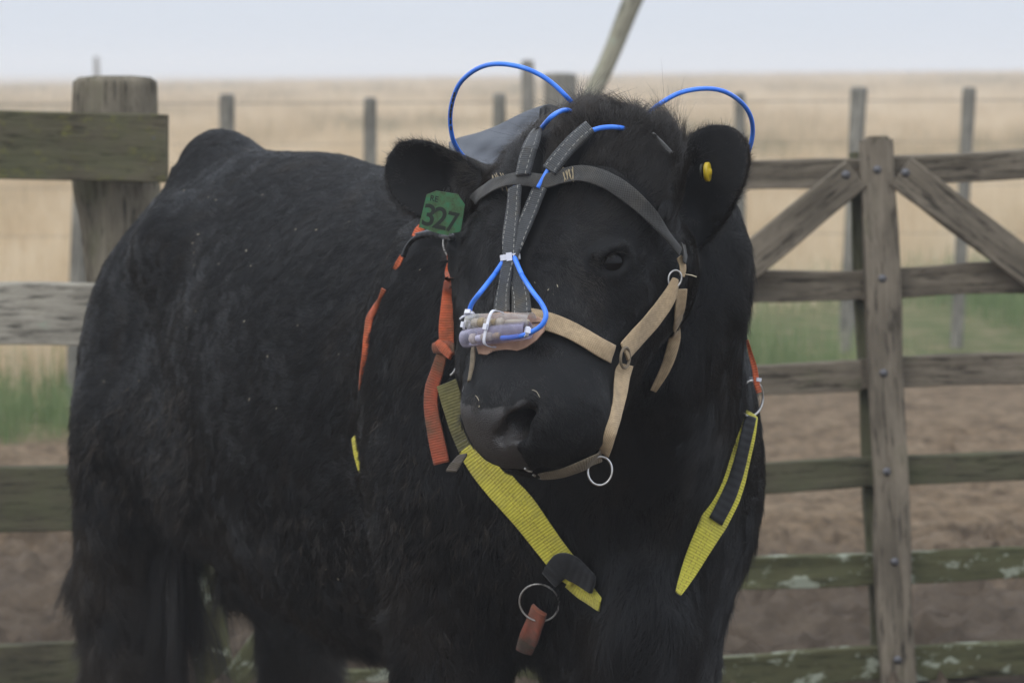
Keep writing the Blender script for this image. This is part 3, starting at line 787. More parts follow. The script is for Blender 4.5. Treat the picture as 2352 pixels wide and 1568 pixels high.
canister("sampling_tube", A1, A2, 0.0100, "upper clear plastic tube with brass filters strapped across the nose", M_CLEAR,
         [(.06, .16, .55, M_CREAM), (.16, .25, .62, M_BRASS), (.27, .38, .55, M_CREAM), (.38, .44, .45, M_BRASS), (.46, .54, .55, M_CREAM), (.60, .95, .34, M_CREAM)])
cb = canister("sampling_tube", B1, B2, 0.0112, "lower lilac tinted plastic tube holding the blue hose end", M_LILAC,
         [(.10, .17, .60, M_CREAM), (.28, .44, .50, M_CREAM), (.46, .56, .36, M_BRASS), (.18, .27, .35, M_ZIP)])
t1 = lay(1135, 755, 0.024); axt = unit(np.cross(nn, A2 - A1))
z2 = tie_band("cable_tie", t1, nn, (P(1143, 722, 3.5) - P(1128, 786, 3.5)), 0.0215, 0.0135, w=0.0040)
tag(z2, "long white cable tie wrapped round both clear tubes", "cable tie", "white cable ties")
V1 = lay(1100, 724, 0.03)
z3 = tie_band("cable_tie", lay(1079, 722, 0.024), (-0.3, -0.8, 0.5), (1, -.3, 0), 0.0052, 0.0050, w=0.0035)
tag(z3, "small white cable tie with a loose tail at the left end of the upper tube", "cable tie", "white cable ties")
tt = tubes("tail", [([lay(1073, 724, .027), lay(1063, 727, .03), lay(1056, 733, .031)], .0014)], M_ZIP, z3, 6)
z4 = tie_band("cable_tie", lay(1210, 762, 0.037), (0.2, -0.9, 0.3), (0.2, 0, 1), 0.0050, 0.0048, w=0.0040)
tag(z4, "tiny white cable tie clamping the blue hose at the lower tube", "cable tie", "white cable ties")
z5 = tie_band("cable_tie", lay(1072, 747, 0.025), (-0.7, -0.6, 0.2), (0.1, 0, 1), 0.0050, 0.0035, w=0.0035)
tag(z5, "white cable tie knuckle on the cut end between the two clear tubes", "cable tie", "white cable ties")

# ------------------------------------------------------------------ blue hoses
RT = 0.0031
hoseL = thing("blue_hose", P(1060, 220, 3.8), "blue hose looping high on the left behind the ear with the green tag", "hose", "blue air hoses")
hoseR = thing("blue_hose", P(1700, 250, 3.8), "blue hose looping on the right behind the ear with the yellow button", "hose", "blue air hoses")
dL = lambda px, py: float(np.linalg.norm(hit(px, py)[0] - np.array(CP))) if hit(px, py)[0] is not None else 3.7
low = np.concatenate([skin_pts([(1160, 592), (1152, 606), (1136, 630)], [0.020, 0.025, 0.028], 10), np.array([lay(1107, 667, 0.034), lay(1086, 694, 0.031), lay(1079, 712, 0.027), lay(1079, 726, 0.024)])])
tubes("hose", [(catmull(low, 60), RT)], M_BLUE, hoseL)
tubes("hose_stub", [(skin_pts([(1183, 436), (1184, 425), (1186, 410)], 0.015, 6), RT)], M_BLUE, hoseL)
tubes("small_loop", [(catmull(np.concatenate([skin_pts([(1226, 320), (1238, 302)], [0.022, 0.026], 3), np.array([P(1264, 271, 3.62), P(1287, 256, 3.64), P(1306, 254, 3.67), P(1316, 266, 3.69), P(1314, 286, 3.70)])]), 48), RT)], M_BLUE, hoseL)
tubes("big_loop", [(space_pts([(1330, 268), (1325, 252), (1299, 220), (1256, 182), (1205, 157), (1146, 147), (1099, 157), (1060, 187), (1041, 226), (1034, 270), (1039, 315), (1053, 345), (1072, 368), (1092, 392)],
                              [3.74, 3.72, 3.70, 3.70, 3.70, 3.72, 3.76, 3.80, 3.83, 3.86, 3.88, 3.90, 3.91, 3.92], 110), RT)], M_BLUE, hoseL)
lowR = np.concatenate([skin_pts([(1182, 592), (1188, 607), (1200, 634)], [0.020, 0.025, 0.028], 10),
                       np.array([lay(1222, 668, 0.034), lay(1245, 699, 0.036), lay(1254, 724, 0.037), lay(1243, 748, 0.038), lay(1213, 766, 0.037), lay(1192, 772, 0.030), lay(1170, 775, 0.0275), lay(1152, 776, 0.026)])])
tubes("hose", [(catmull(lowR, 80), RT)], M_BLUE, hoseR)
tubes("hose_stub", [(skin_pts([(1263, 384), (1250, 406), (1236, 432)], 0.021, 10), RT)], M_BLUE, hoseR)
tubes("small_loop", [(catmull(np.concatenate([skin_pts([(1330, 318), (1349, 305)], [0.020, 0.026], 3), np.array([P(1381, 294, 3.60), P(1420, 293, 3.61), P(1459, 303, 3.64), P(1490, 316, 3.68)])]), 48), RT)], M_BLUE, hoseR)
tubes("big_loop", [(space_pts([(1474, 282), (1490, 262), (1514, 240), (1561, 214), (1615, 204), (1662, 210), (1701, 234), (1723, 265), (1729, 303), (1720, 345), (1699, 380), (1672, 420)],
                              [3.78, 3.77, 3.76, 3.76, 3.78, 3.80, 3.84, 3.87, 3.90, 3.92, 3.94, 3.96], 110), RT)], M_BLUE, hoseR)
for (x, y) in ((1498, 318), (1316, 286)):
    c_ = np.array(P(x, y, 3.70)); bm = bmesh.new(); bmesh.ops.create_icosphere(bm, subdivisions=3, radius=0.011)
    for v in bm.verts: v.co = v.co * (1 + 0.35 * vnoise(np.array([v.co * 160]), 5)[0])
    me = bpy.data.meshes.new("tape_knot"); bm.to_mesh(me); bm.free(); o = link_mesh("tape_knot", me, M_VELCRO, hh); o.matrix_parent_inverse = Matrix.Identity(4); o.location = Vector(c_) - Vector(hh.location)

mk = space_pts([(1044, 214), (1041, 226), (1036, 250), (1034, 270), (1036, 298)], [3.79, 3.80, 3.82, 3.86, 3.87], 24)
for a_ in range(0, 22, 3):
    seg_ = mk[a_:a_ + 3]; seg_ = seg_ - np.array([ray(1040, 250)] * len(seg_)) * RT * 0.72
    tubes("print_mark", [(seg_, RT * 0.42)], M_VELCRO, hoseL, 6)
# ------------------------------------------------------------------ ear tags
tg = [P(980, 447, 3.745), P(1002, 438, 3.745), P(1052, 446, 3.755), P(1068, 470, 3.76), P(1057, 541, 3.75), P(1009, 536, 3.743), P(962, 521, 3.74)]
nf = unit(np.array((-0.12, -0.98, -0.14))); pl_ = np.array(P(1010, 495, 3.742))
def on_tag(px, py): d = ray(px, py); return CP + d * (((pl_ - CP) @ nf) / (d @ nf))
tg = [on_tag(*q) for q in ((980, 447), (1002, 438), (1052, 446), (1068, 470), (1057, 541), (1030, 540), (1009, 536), (962, 521))]
V = [np.array(p) for p in tg] + [np.array(p) + nf * 0.0018 for p in tg]; k = 8
F_ = [tuple(range(8)), tuple(range(15, 7, -1))] + [(j, (j + 1) % 8, 8 + (j + 1) % 8, 8 + j) for j in range(8)]
def tagmat():
    n = NT("green_plastic"); oc = n.coord(); a = n.noise(oc, 75, 7, 0.8)
    c = n.ramp(a, 0, [(0.36, (0.050, 0.215, 0.105)), (0.52, (0.075, 0.155, 0.070)), (0.66, (0.055, 0.060, 0.030))]); n.l(c, 0, n.b, 0); n.set(Roughness=0.4); return n.m
gt = link_mesh("ear_tag", mesh_from("ear_tag", V, F_), tagmat(), None, smooth=False)
tag(gt, "dirty green numbered ear tag hanging below the left-hand ear", "ear tag")
M_INK = plain("black_ink", (0.022, 0.030, 0.022), 0.6)
bx_ = unit(np.array(tg[4]) - np.array(tg[7])); by_ = np.cross(nf, bx_); by_ = by_ if by_[2] > 0 else -by_
def text_on(txt, px, py, size, rot=0, xs=1.0, D=3.742, mat=M_INK, parent=gt, bx=bx_, by=by_, nz=nf, off=0.0021, bold=0.0006, ref=None):
    cu = bpy.data.curves.new("marking", 'FONT'); cu.body = txt; cu.size = size; cu.align_x = 'CENTER'; cu.align_y = 'CENTER'; cu.offset = bold; cu.extrude = 0.0001
    tmp = bpy.data.objects.new("marking_outline", cu); COL.objects.link(tmp); bpy.context.view_layer.update()
    me = bpy.data.meshes.new_from_object(tmp.evaluated_get(bpy.context.evaluated_depsgraph_get())); me.materials.clear(); me.materials.append(mat)
    bpy.data.objects.remove(tmp); o = bpy.data.objects.new("marking", me); COL.objects.link(o)
    d = np.array(ray(px, py)); ref = np.array(tg[7]) if ref is None else ref
    t = ((ref + nz * off - np.array(CP)) @ nz) / (d @ nz); p = np.array(CP) + t * d
    c, s = math.cos(rot), math.sin(rot); ex = bx * c + by * s; ey = -bx * s + by * c
    o.matrix_world = Matrix(((ex[0] * xs, ey[0], nz[0], p[0]), (ex[1] * xs, ey[1], nz[1], p[1]), (ex[2] * xs, ey[2], nz[2], p[2]), (0, 0, 0, 1)))
    o.parent = parent; return o
text_on("3", 985, 497, 0.040, 0, 0.95); text_on("2", 1011, 504, 0.040, 0, 0.95); text_on("7", 1038, 512, 0.036, 0, 0.85)
text_on("RE", 997, 457, 0.011, 0, 0.9, bold=0.0002)
c_ = np.array(P(1625, 395, 3.765)); nY = unit(np.array((0.95, -0.30, 0.05)))
yt = thing("ear_tag", c_, "round yellow button ear tag in the right-hand ear", "ear tag")
def disc(name, c, ax, r, h, mat, parent, seg=32):
    ax = unit(np.array(ax, float)); up = unit(np.array((0, 0, 1.0)) - ax * ax[2]); sx = np.cross(ax, up)
    V, F_ = [], []
    rows = [(-h / 2, r * .94), (-h / 2 * .8, r), (h / 2 * .8, r), (h / 2, r * .94), (h / 2, r * .45), (h / 2 * 1.9, r * .32), (h / 2 * 2.1, r * .05)]
    for z, rr in rows:
        for j in range(seg): t = 2 * math.pi * j / seg; V.append(np.array(c) + ax * z + (sx * math.cos(t) + up * math.sin(t)) * rr)
    for l in range(len(rows) - 1):
        for j in range(seg): F_.append((l * seg + j, l * seg + (j + 1) % seg, (l + 1) * seg + (j + 1) % seg, (l + 1) * seg + j))
    F_ += [tuple(range(seg))[::-1], tuple((len(rows) - 1) * seg + j for j in range(seg))]
    return link_mesh(name, mesh_from(name, V, F_), mat, parent)
disc("button", c_, nY, 0.0125, 0.0055, plain("yellow_plastic", (0.60, 0.42, 0.02), 0.4), yt)
disc("stud", c_ - nY * 0.007, -nY, 0.0105, 0.003, plain("dark_stud", (0.03, 0.03, 0.02), 0.5), yt)

# ------------------------------------------------------------------ body harness (orange and yellow straps)
bh = thing("body_harness", P(1250, 1100, 3.95), "orange and yellow webbing harness round the bull's shoulders and chest", "harness")
strap("orange_strap", [(1041, 586), (1037, 630), (1031, 690), (1026, 745), (1026, 792)], [28, 32, 35, 37, 34], M_ORANGE, bh, off=0.016, th=0.004, beyond=3.72, face=0.85)
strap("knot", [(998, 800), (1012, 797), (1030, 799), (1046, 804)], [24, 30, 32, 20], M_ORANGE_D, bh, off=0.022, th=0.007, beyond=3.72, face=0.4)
strap("knot_wrap", [(1006, 786), (1020, 800), (1036, 818)], [16, 24, 18], M_ORANGE, bh, off=0.027, th=0.006, beyond=3.72, face=0.4)
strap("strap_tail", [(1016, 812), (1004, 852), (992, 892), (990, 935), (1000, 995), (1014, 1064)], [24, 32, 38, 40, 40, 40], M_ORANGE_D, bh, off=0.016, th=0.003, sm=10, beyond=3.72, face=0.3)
strap("shoulder_strap", [(882, 664), (872, 686), (862, 706), (849, 732), (843, 770), (838, 815), (830, 858), (825, 895)], [12, 6, 16, 22, 18, 13, 9, 4], M_ORANGE, bh, off=0.012, face=0.6)
strap("shoulder_strap", [(924, 588), (914, 606), (906, 618)], [12, 14, 6], M_ORANGE, bh, off=0.012, face=0.6)
strap("shoulder_strap", [(972, 518), (962, 530), (952, 545)], [18, 24, 18], M_ORANGE, bh, off=0.014, face=0.6)
strap("girth_strap", [(812, 1004), (820, 1040), (828, 1075), (834, 1100)], [14, 18, 13, 4], M_YELLOW, bh, off=0.012, face=0.6)
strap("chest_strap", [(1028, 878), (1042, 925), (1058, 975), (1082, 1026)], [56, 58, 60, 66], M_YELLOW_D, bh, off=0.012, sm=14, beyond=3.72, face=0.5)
strap("chest_strap", [(1080, 1022), (1108, 1066), (1150, 1116), (1198, 1170), (1242, 1228), (1290, 1290), (1325, 1325)], [66, 74, 78, 76, 72, 66, 60], M_YELLOW, bh, off=0.012, sm=14, beyond=3.72, face=0.35)
strap("strap_end", [(1312, 1328), (1338, 1352), (1378, 1388)], [56, 54, 34], M_YELLOW, bh, off=0.006, sm=4)
strap("hook_patch", [(1262, 1330), (1290, 1300), (1318, 1308), (1362, 1342)], [46, 62, 66, 44], M_VELCRO, bh, off=0.018, th=0.005)
strap("chest_strap", [(1722, 948), (1708, 1010), (1692, 1075), (1672, 1132), (1640, 1196), (1606, 1262), (1578, 1320), (1558, 1362)], [44, 52, 58, 66, 68, 52, 34, 16], M_YELLOW, bh, off=0.020, sm=12, face=0.75)
pc, pn = catmull(LAST['C'], 80)[2:46], unit(catmull(LAST['N'], 80)[2:46]); pt = unit(np.gradient(pc, axis=0)); px_ = unit(np.cross(pt, pn))
link_mesh("hook_patch", ribbon_mesh("hook_patch", pc + pn * 0.0035 + px_ * -0.0015, pn, np.linspace(0.016, 0.0215, len(pc)), 0.003, 0.03, 3), M_VELCRO, bh)
strap("orange_strap", [(1716, 780), (1724, 812), (1733, 845), (1738, 880), (1744, 902)], [6, 10, 13, 14, 13], M_ORANGE, bh, off=0.014, face=0.7)
c_, n_ = hit(1249, 1373)
ring("steel_ring", c_ + n_ * 0.012, 0.0275, 0.0265, 0.0014, n_ * 0.5 + np.array((0, -1, 0)), (0.1, 0, 1), M_STEEL, bh)
c_, n_ = hit(1716, 915); d_ = np.linalg.norm(c_ - np.array(CP))
ring("steel_ring", np.array(CP) + (d_ - 0.012) * np.array(ray(1725, 915)), 0.026, 0.0245, 0.0017, (0.72, -0.69, 0), (0.1, 0, 1), M_STEEL, bh)
h1, n1 = hit(1036, 570, 3.75)
ring("steel_ring", h1 + n1 * 0.01 + np.array((0.006, 0, 0)), 0.0105, 0.0175, 0.0016, n1 + np.array((0, -1.5, 0)), (-0.25, 0, 1), M_STEEL, bh, 80, 250)
h1, n1 = hit(1046, 832, 3.75)
ring("steel_ring", h1 + n1 * 0.014, 0.0115, 0.0200, 0.0014, n1 * 0.4 + np.array((-.2, -1.5, 0)), (0.1, 0, 1), M_STEEL, bh, -70, 85)
strap("hanging_tab", [(1238, 1400), (1230, 1425), (1216, 1462), (1204, 1494)], [42, 44, 46, 40], M_ORANGE_D, bh, off=0.018, th=0.006)
strap("shoulder_pad", [(926, 590), (936, 566), (954, 547), (982, 538), (1013, 540), (1040, 546)], [8, 12, 14, 15, 14, 12], M_VELCRO, bh, off=0.012, th=0.006)
strap("pad_trim", [(956, 537), (985, 531), (1015, 533), (1040, 539)], [5, 8, 7, 5], plain("grey_trim", (.16, .17, .19), .6), bh, off=0.014)
k1 = tie_band("cable_tie", space_pts([(1735, 870), (1736, 871)], [3.98, 3.98], 2)[0], (0.4, -0.9, 0), (1, .4, -.2), 0.0065, 0.0055, w=0.0035)
tag(k1, "white tie knotted round the orange strap at the bull's right-hand edge", "cable tie", "white cable ties")

# ------------------------------------------------------------------ grey bag on the withers
def bag():
    root = thing("saddle_bag", P(1150, 330, 4.0), "grey coated fabric bag on the bull's back behind its head", "bag")
    top = catmull([(1031, 327), (1040, 322), (1058, 315), (1100, 304), (1145, 287), (1190, 264), (1235, 246), (1262, 240), (1284, 247)], 40)
    bot = catmull([(1036, 400), (1060, 405), (1090, 408), (1130, 405), (1170, 395), (1210, 380), (1240, 360), (1262, 350), (1290, 340)], 40)
    nv = 26; V = []; F_ = []
    for side, (Dt, Db, sg) in enumerate(((4.04, 3.93, -1), (4.20, 4.30, 1))):
        for i in range(40):
            for j in range(nv):
                t = j / (nv - 1); q = top[i] * (1 - t) + bot[i] * t
                u = i / 39
                fold = (0.009 * math.sin(u * 9 + t * 5) * math.sin(math.pi * min(1, t + .25)) + 0.004 * math.sin(u * 19 - t * 11) + 0.002 * math.sin(u * 33 + t * 19)) - (0.03 if sg < 0 else 0) + 0.02 * sg * -1 * -math.sin(math.pi * min(1, t + .1)) * .6
                V.append(P(q[0], q[1], Dt + (Db - Dt) * t + fold + 0.02 * u))
    a = lambda s, i, j: s * 40 * nv + i * nv + j
    for s in (0, 1):
        for i in range(39):
            for j in range(nv - 1):
                f = (a(s, i, j), a(s, i + 1, j), a(s, i + 1, j + 1), a(s, i, j + 1)); F_.append(f if s else f[::-1])
    for i in range(39): F_.append((a(0, i, 0), a(0, i + 1, 0), a(1, i + 1, 0), a(1, i, 0))); F_.append((a(0, i, nv - 1), a(1, i, nv - 1), a(1, i + 1, nv - 1), a(0, i + 1, nv - 1)))
    for j in range(nv - 1): F_.append((a(0, 0, j), a(1, 0, j), a(1, 0, j + 1), a(0, 0, j + 1))); F_.append((a(0, 39, j), a(0, 39, j + 1), a(1, 39, j + 1), a(1, 39, j)))
    link_mesh("fabric", mesh_from("fabric", V, F_), M_BAG, root)
    # black end flap
    ft = catmull([(1240, 250), (1252, 242), (1268, 241), (1285, 248)], 14); fb = catmull([(1233, 318), (1244, 322), (1262, 318), (1280, 300)], 14)
    V = []; F_ = []
    for k, dz in ((0, 0.0), (1, 0.02)):
        for i in range(14):
            for j in range(10):
                t = j / 9; q = ft[i] * (1 - t) + fb[i] * t; V.append(P(q[0], q[1], 3.985 + dz - 0.03 * t + 0.005 * math.sin(i * 1.3)))
    b = lambda k, i, j: k * 140 + i * 10 + j
    for k in (0, 1):
        for i in range(13):
            for j in range(9):
                f = (b(k, i, j), b(k, i + 1, j), b(k, i + 1, j + 1), b(k, i, j + 1)); F_.append(f if k else f[::-1])
    for i in range(13): F_.append((b(0, i, 0), b(0, i + 1, 0), b(1, i + 1, 0), b(1, i, 0))); F_.append((b(0, i, 9), b(1, i, 9), b(1, i + 1, 9), b(0, i + 1, 9)))
    for j in range(9): F_.append((b(0, 0, j), b(1, 0, j), b(1, 0, j + 1), b(0, 0, j + 1))); F_.append((b(0, 13, j), b(0, 13, j + 1), b(1, 13, j + 1), b(1, 13, j)))
    link_mesh("end_flap", mesh_from("end_flap", V, F_), M_BAGBLK, root)
bag()
# ------------------------------------------------------------------ fur: combed strands grown from the hide
def curves_obj(name, pts, rad, mat, parent=None, attrs=None):
    """pts (N,K,3), rad (N,K)"""
    N_, K_ = pts.shape[:2]
    cu = bpy.data.hair_curves.new(name); cu.add_curves([K_] * N_)
    off = Vector(parent.location) if parent else Vector((0, 0, 0))
    p = (pts - np.array(off)).astype(np.float32)
    cu.attributes["position"].data.foreach_set("vector", p.ravel())
    ra = cu.attributes.get("radius") or cu.attributes.new("radius", 'FLOAT', 'POINT')
    ra.data.foreach_set("value", rad.astype(np.float32).ravel())
    for k, v in (attrs or {}).items():
        a = cu.attributes.new(k, 'FLOAT', 'CURVE'); a.data.foreach_set("value", v.astype(np.float32))
    cu.materials.append(mat)
    o = bpy.data.objects.new(name, cu); COL.objects.link(o)
    if parent: o.parent = parent
    return o

def grow_fur(total):
    T = np.concatenate([BQ[:, [0, 1, 2]], BQ[:, [0, 2, 3]]])
    tri = BV[T]; ar = np.linalg.norm(np.cross(tri[:, 1] - tri[:, 0], tri[:, 2] - tri[:, 0]), axis=1) * 0.5
    cen = tri.mean(1); nor = unit(np.cross(tri[:, 1] - tri[:, 0], tri[:, 2] - tri[:, 0]))
    view = unit(np.array(CP) - cen); fac = (nor * view).sum(1)
    hq = (cen - P0) @ HEAD_R.T * 100
    head = (cen[:, 1] < 3.92) & (cen[:, 2] > 0.85)
    wgt = ar * np.where(fac > -0.25, 1.0, 0.22) * np.where(head, 2.6, 1.0) * np.where(cen[:, 2] < 0.25, 0.4, 1.0)
    mq = (cen - MO) @ np.array([ML, MU, MN]).T * 100
    bare = pad_mask(mq); wgt[bare] = 0
    near = np.sqrt((mq[:, 0] / 7.5) ** 2 + (mq[:, 1] / 6.5) ** 2 + ((mq[:, 2] + 2) / 7) ** 2) < 1
    wgt[near & ~bare] *= 1.6
    for c0, n, ax, bx in EYES:
        q = cen - c0; ex = (q @ ax) / 0.0200; ey = (q @ bx) / 0.0130; ez = (q @ n) / 0.03
        wgt[(ex ** 2 + ey ** 2 + ez ** 2) < 1] = 0
    cdf = np.cumsum(wgt); cdf /= cdf[-1]
    ti = np.searchsorted(cdf, rng.random(total)); ti = np.minimum(ti, len(T) - 1)
    r1 = np.sqrt(rng.random(total)); r2 = rng.random(total)
    w = np.stack([1 - r1, r1 * (1 - r2), r1 * r2], 1)[:, :, None]
    p = (tri[ti] * w).sum(1); n = unit((BN[T[ti]] * w).sum(1))
    s = (p[:, :2] - C0) @ AX; tl = (p[:, :2] - C0) @ PE; z = p[:, 2]
    h = (p - P0) @ HEAD_R.T * 100; m = (p - MO) @ np.array([ML, MU, MN]).T * 100
    nz = lambda sc, sd: vnoise(p * sc, sd)
    # which zone
    isear = np.zeros(total, bool); earax = np.zeros((total, 3)); earside = np.zeros(total); earx = np.zeros(total)
    for nm in ('L', 'R'):
        E = EARS[nm]; b, t_ = np.array(P(*E['base'])), np.array(P(*E['tip'])); ax = t_ - b; Ln = np.linalg.norm(ax); ax /= Ln
        nrm = np.array(E['n']); nrm -= ax * (nrm @ ax); nrm = unit(nrm); wx = np.cross(nrm, ax)
        q = p - b; u = q @ ax; vv = q @ wx; ww = q @ nrm
        e = (u > 0.015) & (u < Ln * 1.05) & (np.abs(vv - E.get('skew', 0) * E['w']) < E['w'] * 1.25) & (np.abs(ww) < 0.05)
        if nm == 'L': e &= p[:, 0] > P(1535, 400, 3.8)[0] + 0.0
        else: e &= p[:, 0] < P(1105, 400, 3.8)[0]
        isear |= e; earax[e] = ax + wx * (vv[e] / E['w'] * 0.9)[:, None]; earside[e] = vv[e] / E['w'] - E.get('skew', 0); earx[e] = u[e] / Ln
    ishead = (h[:, 1] > -4) & (h[:, 1] < 50) & (np.abs(h[:, 0]) < 15) & (h[:, 2] > -24) & (p[:, 1] < 3.95) & ~isear
    ishead |= (np.linalg.norm(p - (MO - 0.07 * MN), axis=1) < 0.155) & ~isear
    poll = np.clip((5 - h[:, 1]) / 7, 0, 1) * ishead
    # flow direction
    bk = np.array((-AX[0], -AX[1], 0)); dn = np.array((0, 0, -1.0))
    low = np.clip((0.85 - z) / 0.35, 0, 1)[:, None]
    d = bk * (1 - 0.65 * low) + dn * (0.40 + 0.9 * low)
    front = np.clip((s - 1.10) / 0.15, 0, 1)[:, None] * (~ishead)[:, None]
    d = d * (1 - front) + (bk * 0.35 + dn * 1.0) * front
    # rosettes and partings
    d = d + 0.55 * np.stack([nz(3.1, 1), nz(3.1, 2), nz(3.1, 3)], 1) + 0.50 * np.stack([nz(12, 4), nz(12, 5), nz(12, 6)], 1)
    wh = h[:, :2] - np.array((0.5, 14.0)); rr = np.maximum(np.linalg.norm(wh, axis=1), 2.0)
    swirl = np.stack([wh[:, 0] / rr + 0.5 * wh[:, 1] / rr, wh[:, 1] / rr - 0.5 * wh[:, 0] / rr], 1)
    dh = swirl[:, :1] * HL + swirl[:, 1:] * HF
    lower = np.clip((h[:, 1] - 18) / 8, 0, 1)[:, None]
    dh = dh * (1 - 0.8 * lower) + HF * lower * 0.7 + (np.sign(h[:, :1]) * HL * 0.35 - HN * 0.5) * lower
    dh = dh + 0.40 * np.stack([nz(16, 7), nz(16, 8), nz(16, 9)], 1) + 0.30 * np.stack([nz(45, 17), nz(45, 18), nz(45, 19)], 1)
    d = np.where(ishead[:, None], dh, d); d = np.where(isear[:, None], unit(earax) + 0.15 * np.stack([nz(40, 7), nz(40, 8), nz(40, 9)], 1), d)
    # lengths (m)
    L = np.full(total, 0.017)
    L += 0.020 * np.clip((0.78 - z) / 0.25, 0, 1) + 0.014 * np.clip((0.35 - s) / 0.3, 0, 1) * np.clip((0.95 - z) / 0.3, 0, 1)
    L += 0.008 * np.clip((s - 1.1) / 0.2, 0, 1)
    L = np.where(ishead, 0.010 + 0.012 * np.clip((15 - h[:, 1]) / 10, 0, 1) + 0.020 * poll, L)
    mz = np.clip(1 - np.sqrt((m[:, 0] / 15) ** 2 + (m[:, 1] / 10) ** 2 + ((m[:, 2] + 5) / 13) ** 2), 0, 1) * 2.0
    L = np.where(ishead, L * (1 - np.clip(mz, 0, 0.30)), L)
    L = np.where(isear, 0.0055 + 0.008 * np.clip(np.abs(earside) - .6, 0, 1) + 0.004 * (earx < .35), L)
    L *= np.where(z < 0.2, 0.6, 1) * (0.65 + 0.7 * rng.random(total)) * (1 + 0.35 * nz(22, 11))
    # press fur under straps and shorten round the eyes
    from mathutils.kdtree import KDTree
    P_, R_ = [], []
    for C, hw in SKIN_PATHS:
        st = max(1, int(len(C) / 30)); 
        for i in range(0, len(C)): P_.append(C[i]); R_.append(hw[i])
    P_ = np.array(P_); R_ = np.array(R_)
    cand = np.nonzero((p[:, 1] < 4.75) & (fac[ti] > -0.1))[0]
    for c0 in range(0, len(P_), 1):
        lo, hi = P_[c0] - R_[c0] - 0.022, P_[c0] + R_[c0] + 0.022
        if c0 == 0:
            order = cand[np.argsort(p[cand, 2])]; zs = p[order, 2]
        a, b = np.searchsorted(zs, lo[2]), np.searchsorted(zs, hi[2]); q = order[a:b]
        dd = np.linalg.norm(p[q] - P_[c0], axis=1)
        L[q[dd < R_[c0] + 0.012]] = np.minimum(L[q[dd < R_[c0] + 0.012]], 0.0045)
    for c0, n_e, ax, bx in EYES:
        dd = np.linalg.norm(p - c0, axis=1); L = np.where(dd < 0.05, L * np.clip(dd / 0.05, 0.25, 1), L)
    # strand shapes
    tang = unit(d - n * (d * n).sum(1, keepdims=True))
    lift = np.full(total, 0.30) + 0.18 * rng.random(total) + 0.35 * poll + 0.15 * low[:, 0]
    lift = np.where(isear, 0.22 + 0.3 * np.clip(np.abs(earside) - .7, 0, 1), lift)
    hw = 0.5 + 0.5 * (ishead | (z < 0.75))
    lift = np.clip(lift + 0.20 * hw * nz(30, 61) + 0.10 * hw * nz(9, 62), 0.08, 1.2)
    K_ = 5; t = np.linspace(0, 1, K_)
    jit = rng.normal(0, 0.22, (total, 3)); cl = 0.75 * np.stack([vnoise(p * 70, 21), vnoise(p * 70, 22), vnoise(p * 70, 23)], 1)
    jd = jit + cl; jd -= n * (jd * n).sum(1, keepdims=True)
    curl = (0.25 + 0.9 * poll[:, None] + 0.5 * low) * np.stack([vnoise(p * 90, 31), vnoise(p * 90, 32), vnoise(p * 90, 33)], 1)
    pts = np.zeros((total, K_, 3), dtype=np.float32); g = np.array((0, 0, -1.0))
    for i, tt in enumerate(t):
        q = tang * (tt * (1 - 0.1 * tt)) + n * (lift * tt * (1 - 0.62 * tt))[:, None] + jd * (tt ** 1.3)[None] if False else \
            tang * tt + n * (lift * tt * (1 - 0.62 * tt))[:, None] + jd * tt ** 1.3 + curl * tt ** 2.2 * 0.6 + g * (0.12 * tt * tt)
        pts[:, i] = p + n * -0.001 + q * L[:, None]
    # a few straggling long hairs on the poll and ear rims
    dist = np.linalg.norm(p - np.array(CP), axis=1)
    r0 = (0.000165 * dist / 3.6 * (0.8 + 0.6 * rng.random(total)))
    rad = r0[:, None] * np.array([1.0, 1.0, 0.85, 0.6, 0.15])[None]
    dirt = np.clip((nz(9, 41) * 0.6 + nz(33, 42) * 0.5 + np.clip((0.72 - z) / 0.35, 0, 1) * 0.9 - 0.30 + 0.55 * np.clip((0.25 - s) / 0.3, 0, 1) * np.clip((0.95 - z) / .3, 0, 1)), 0, 1) * 0.55
    dirt = np.where(ishead | isear, np.clip(nz(20, 43) - 0.55, 0, 1) * 0.7 + 0.60 * np.clip((13 - h[:, 1]) / 14, 0, 1) * np.clip(nz(12, 44) + 0.7, 0, 1), dirt)
    o = curves_obj("coat", pts, rad, M_FUR, bull, {"dirt": dirt * (0.5 + 0.9 * rng.random(total)), "tone": np.clip(rng.random(total) * 0.7 + 0.2 + 0.25 * vnoise(p * 60, 51), 0, 1)})
    return o

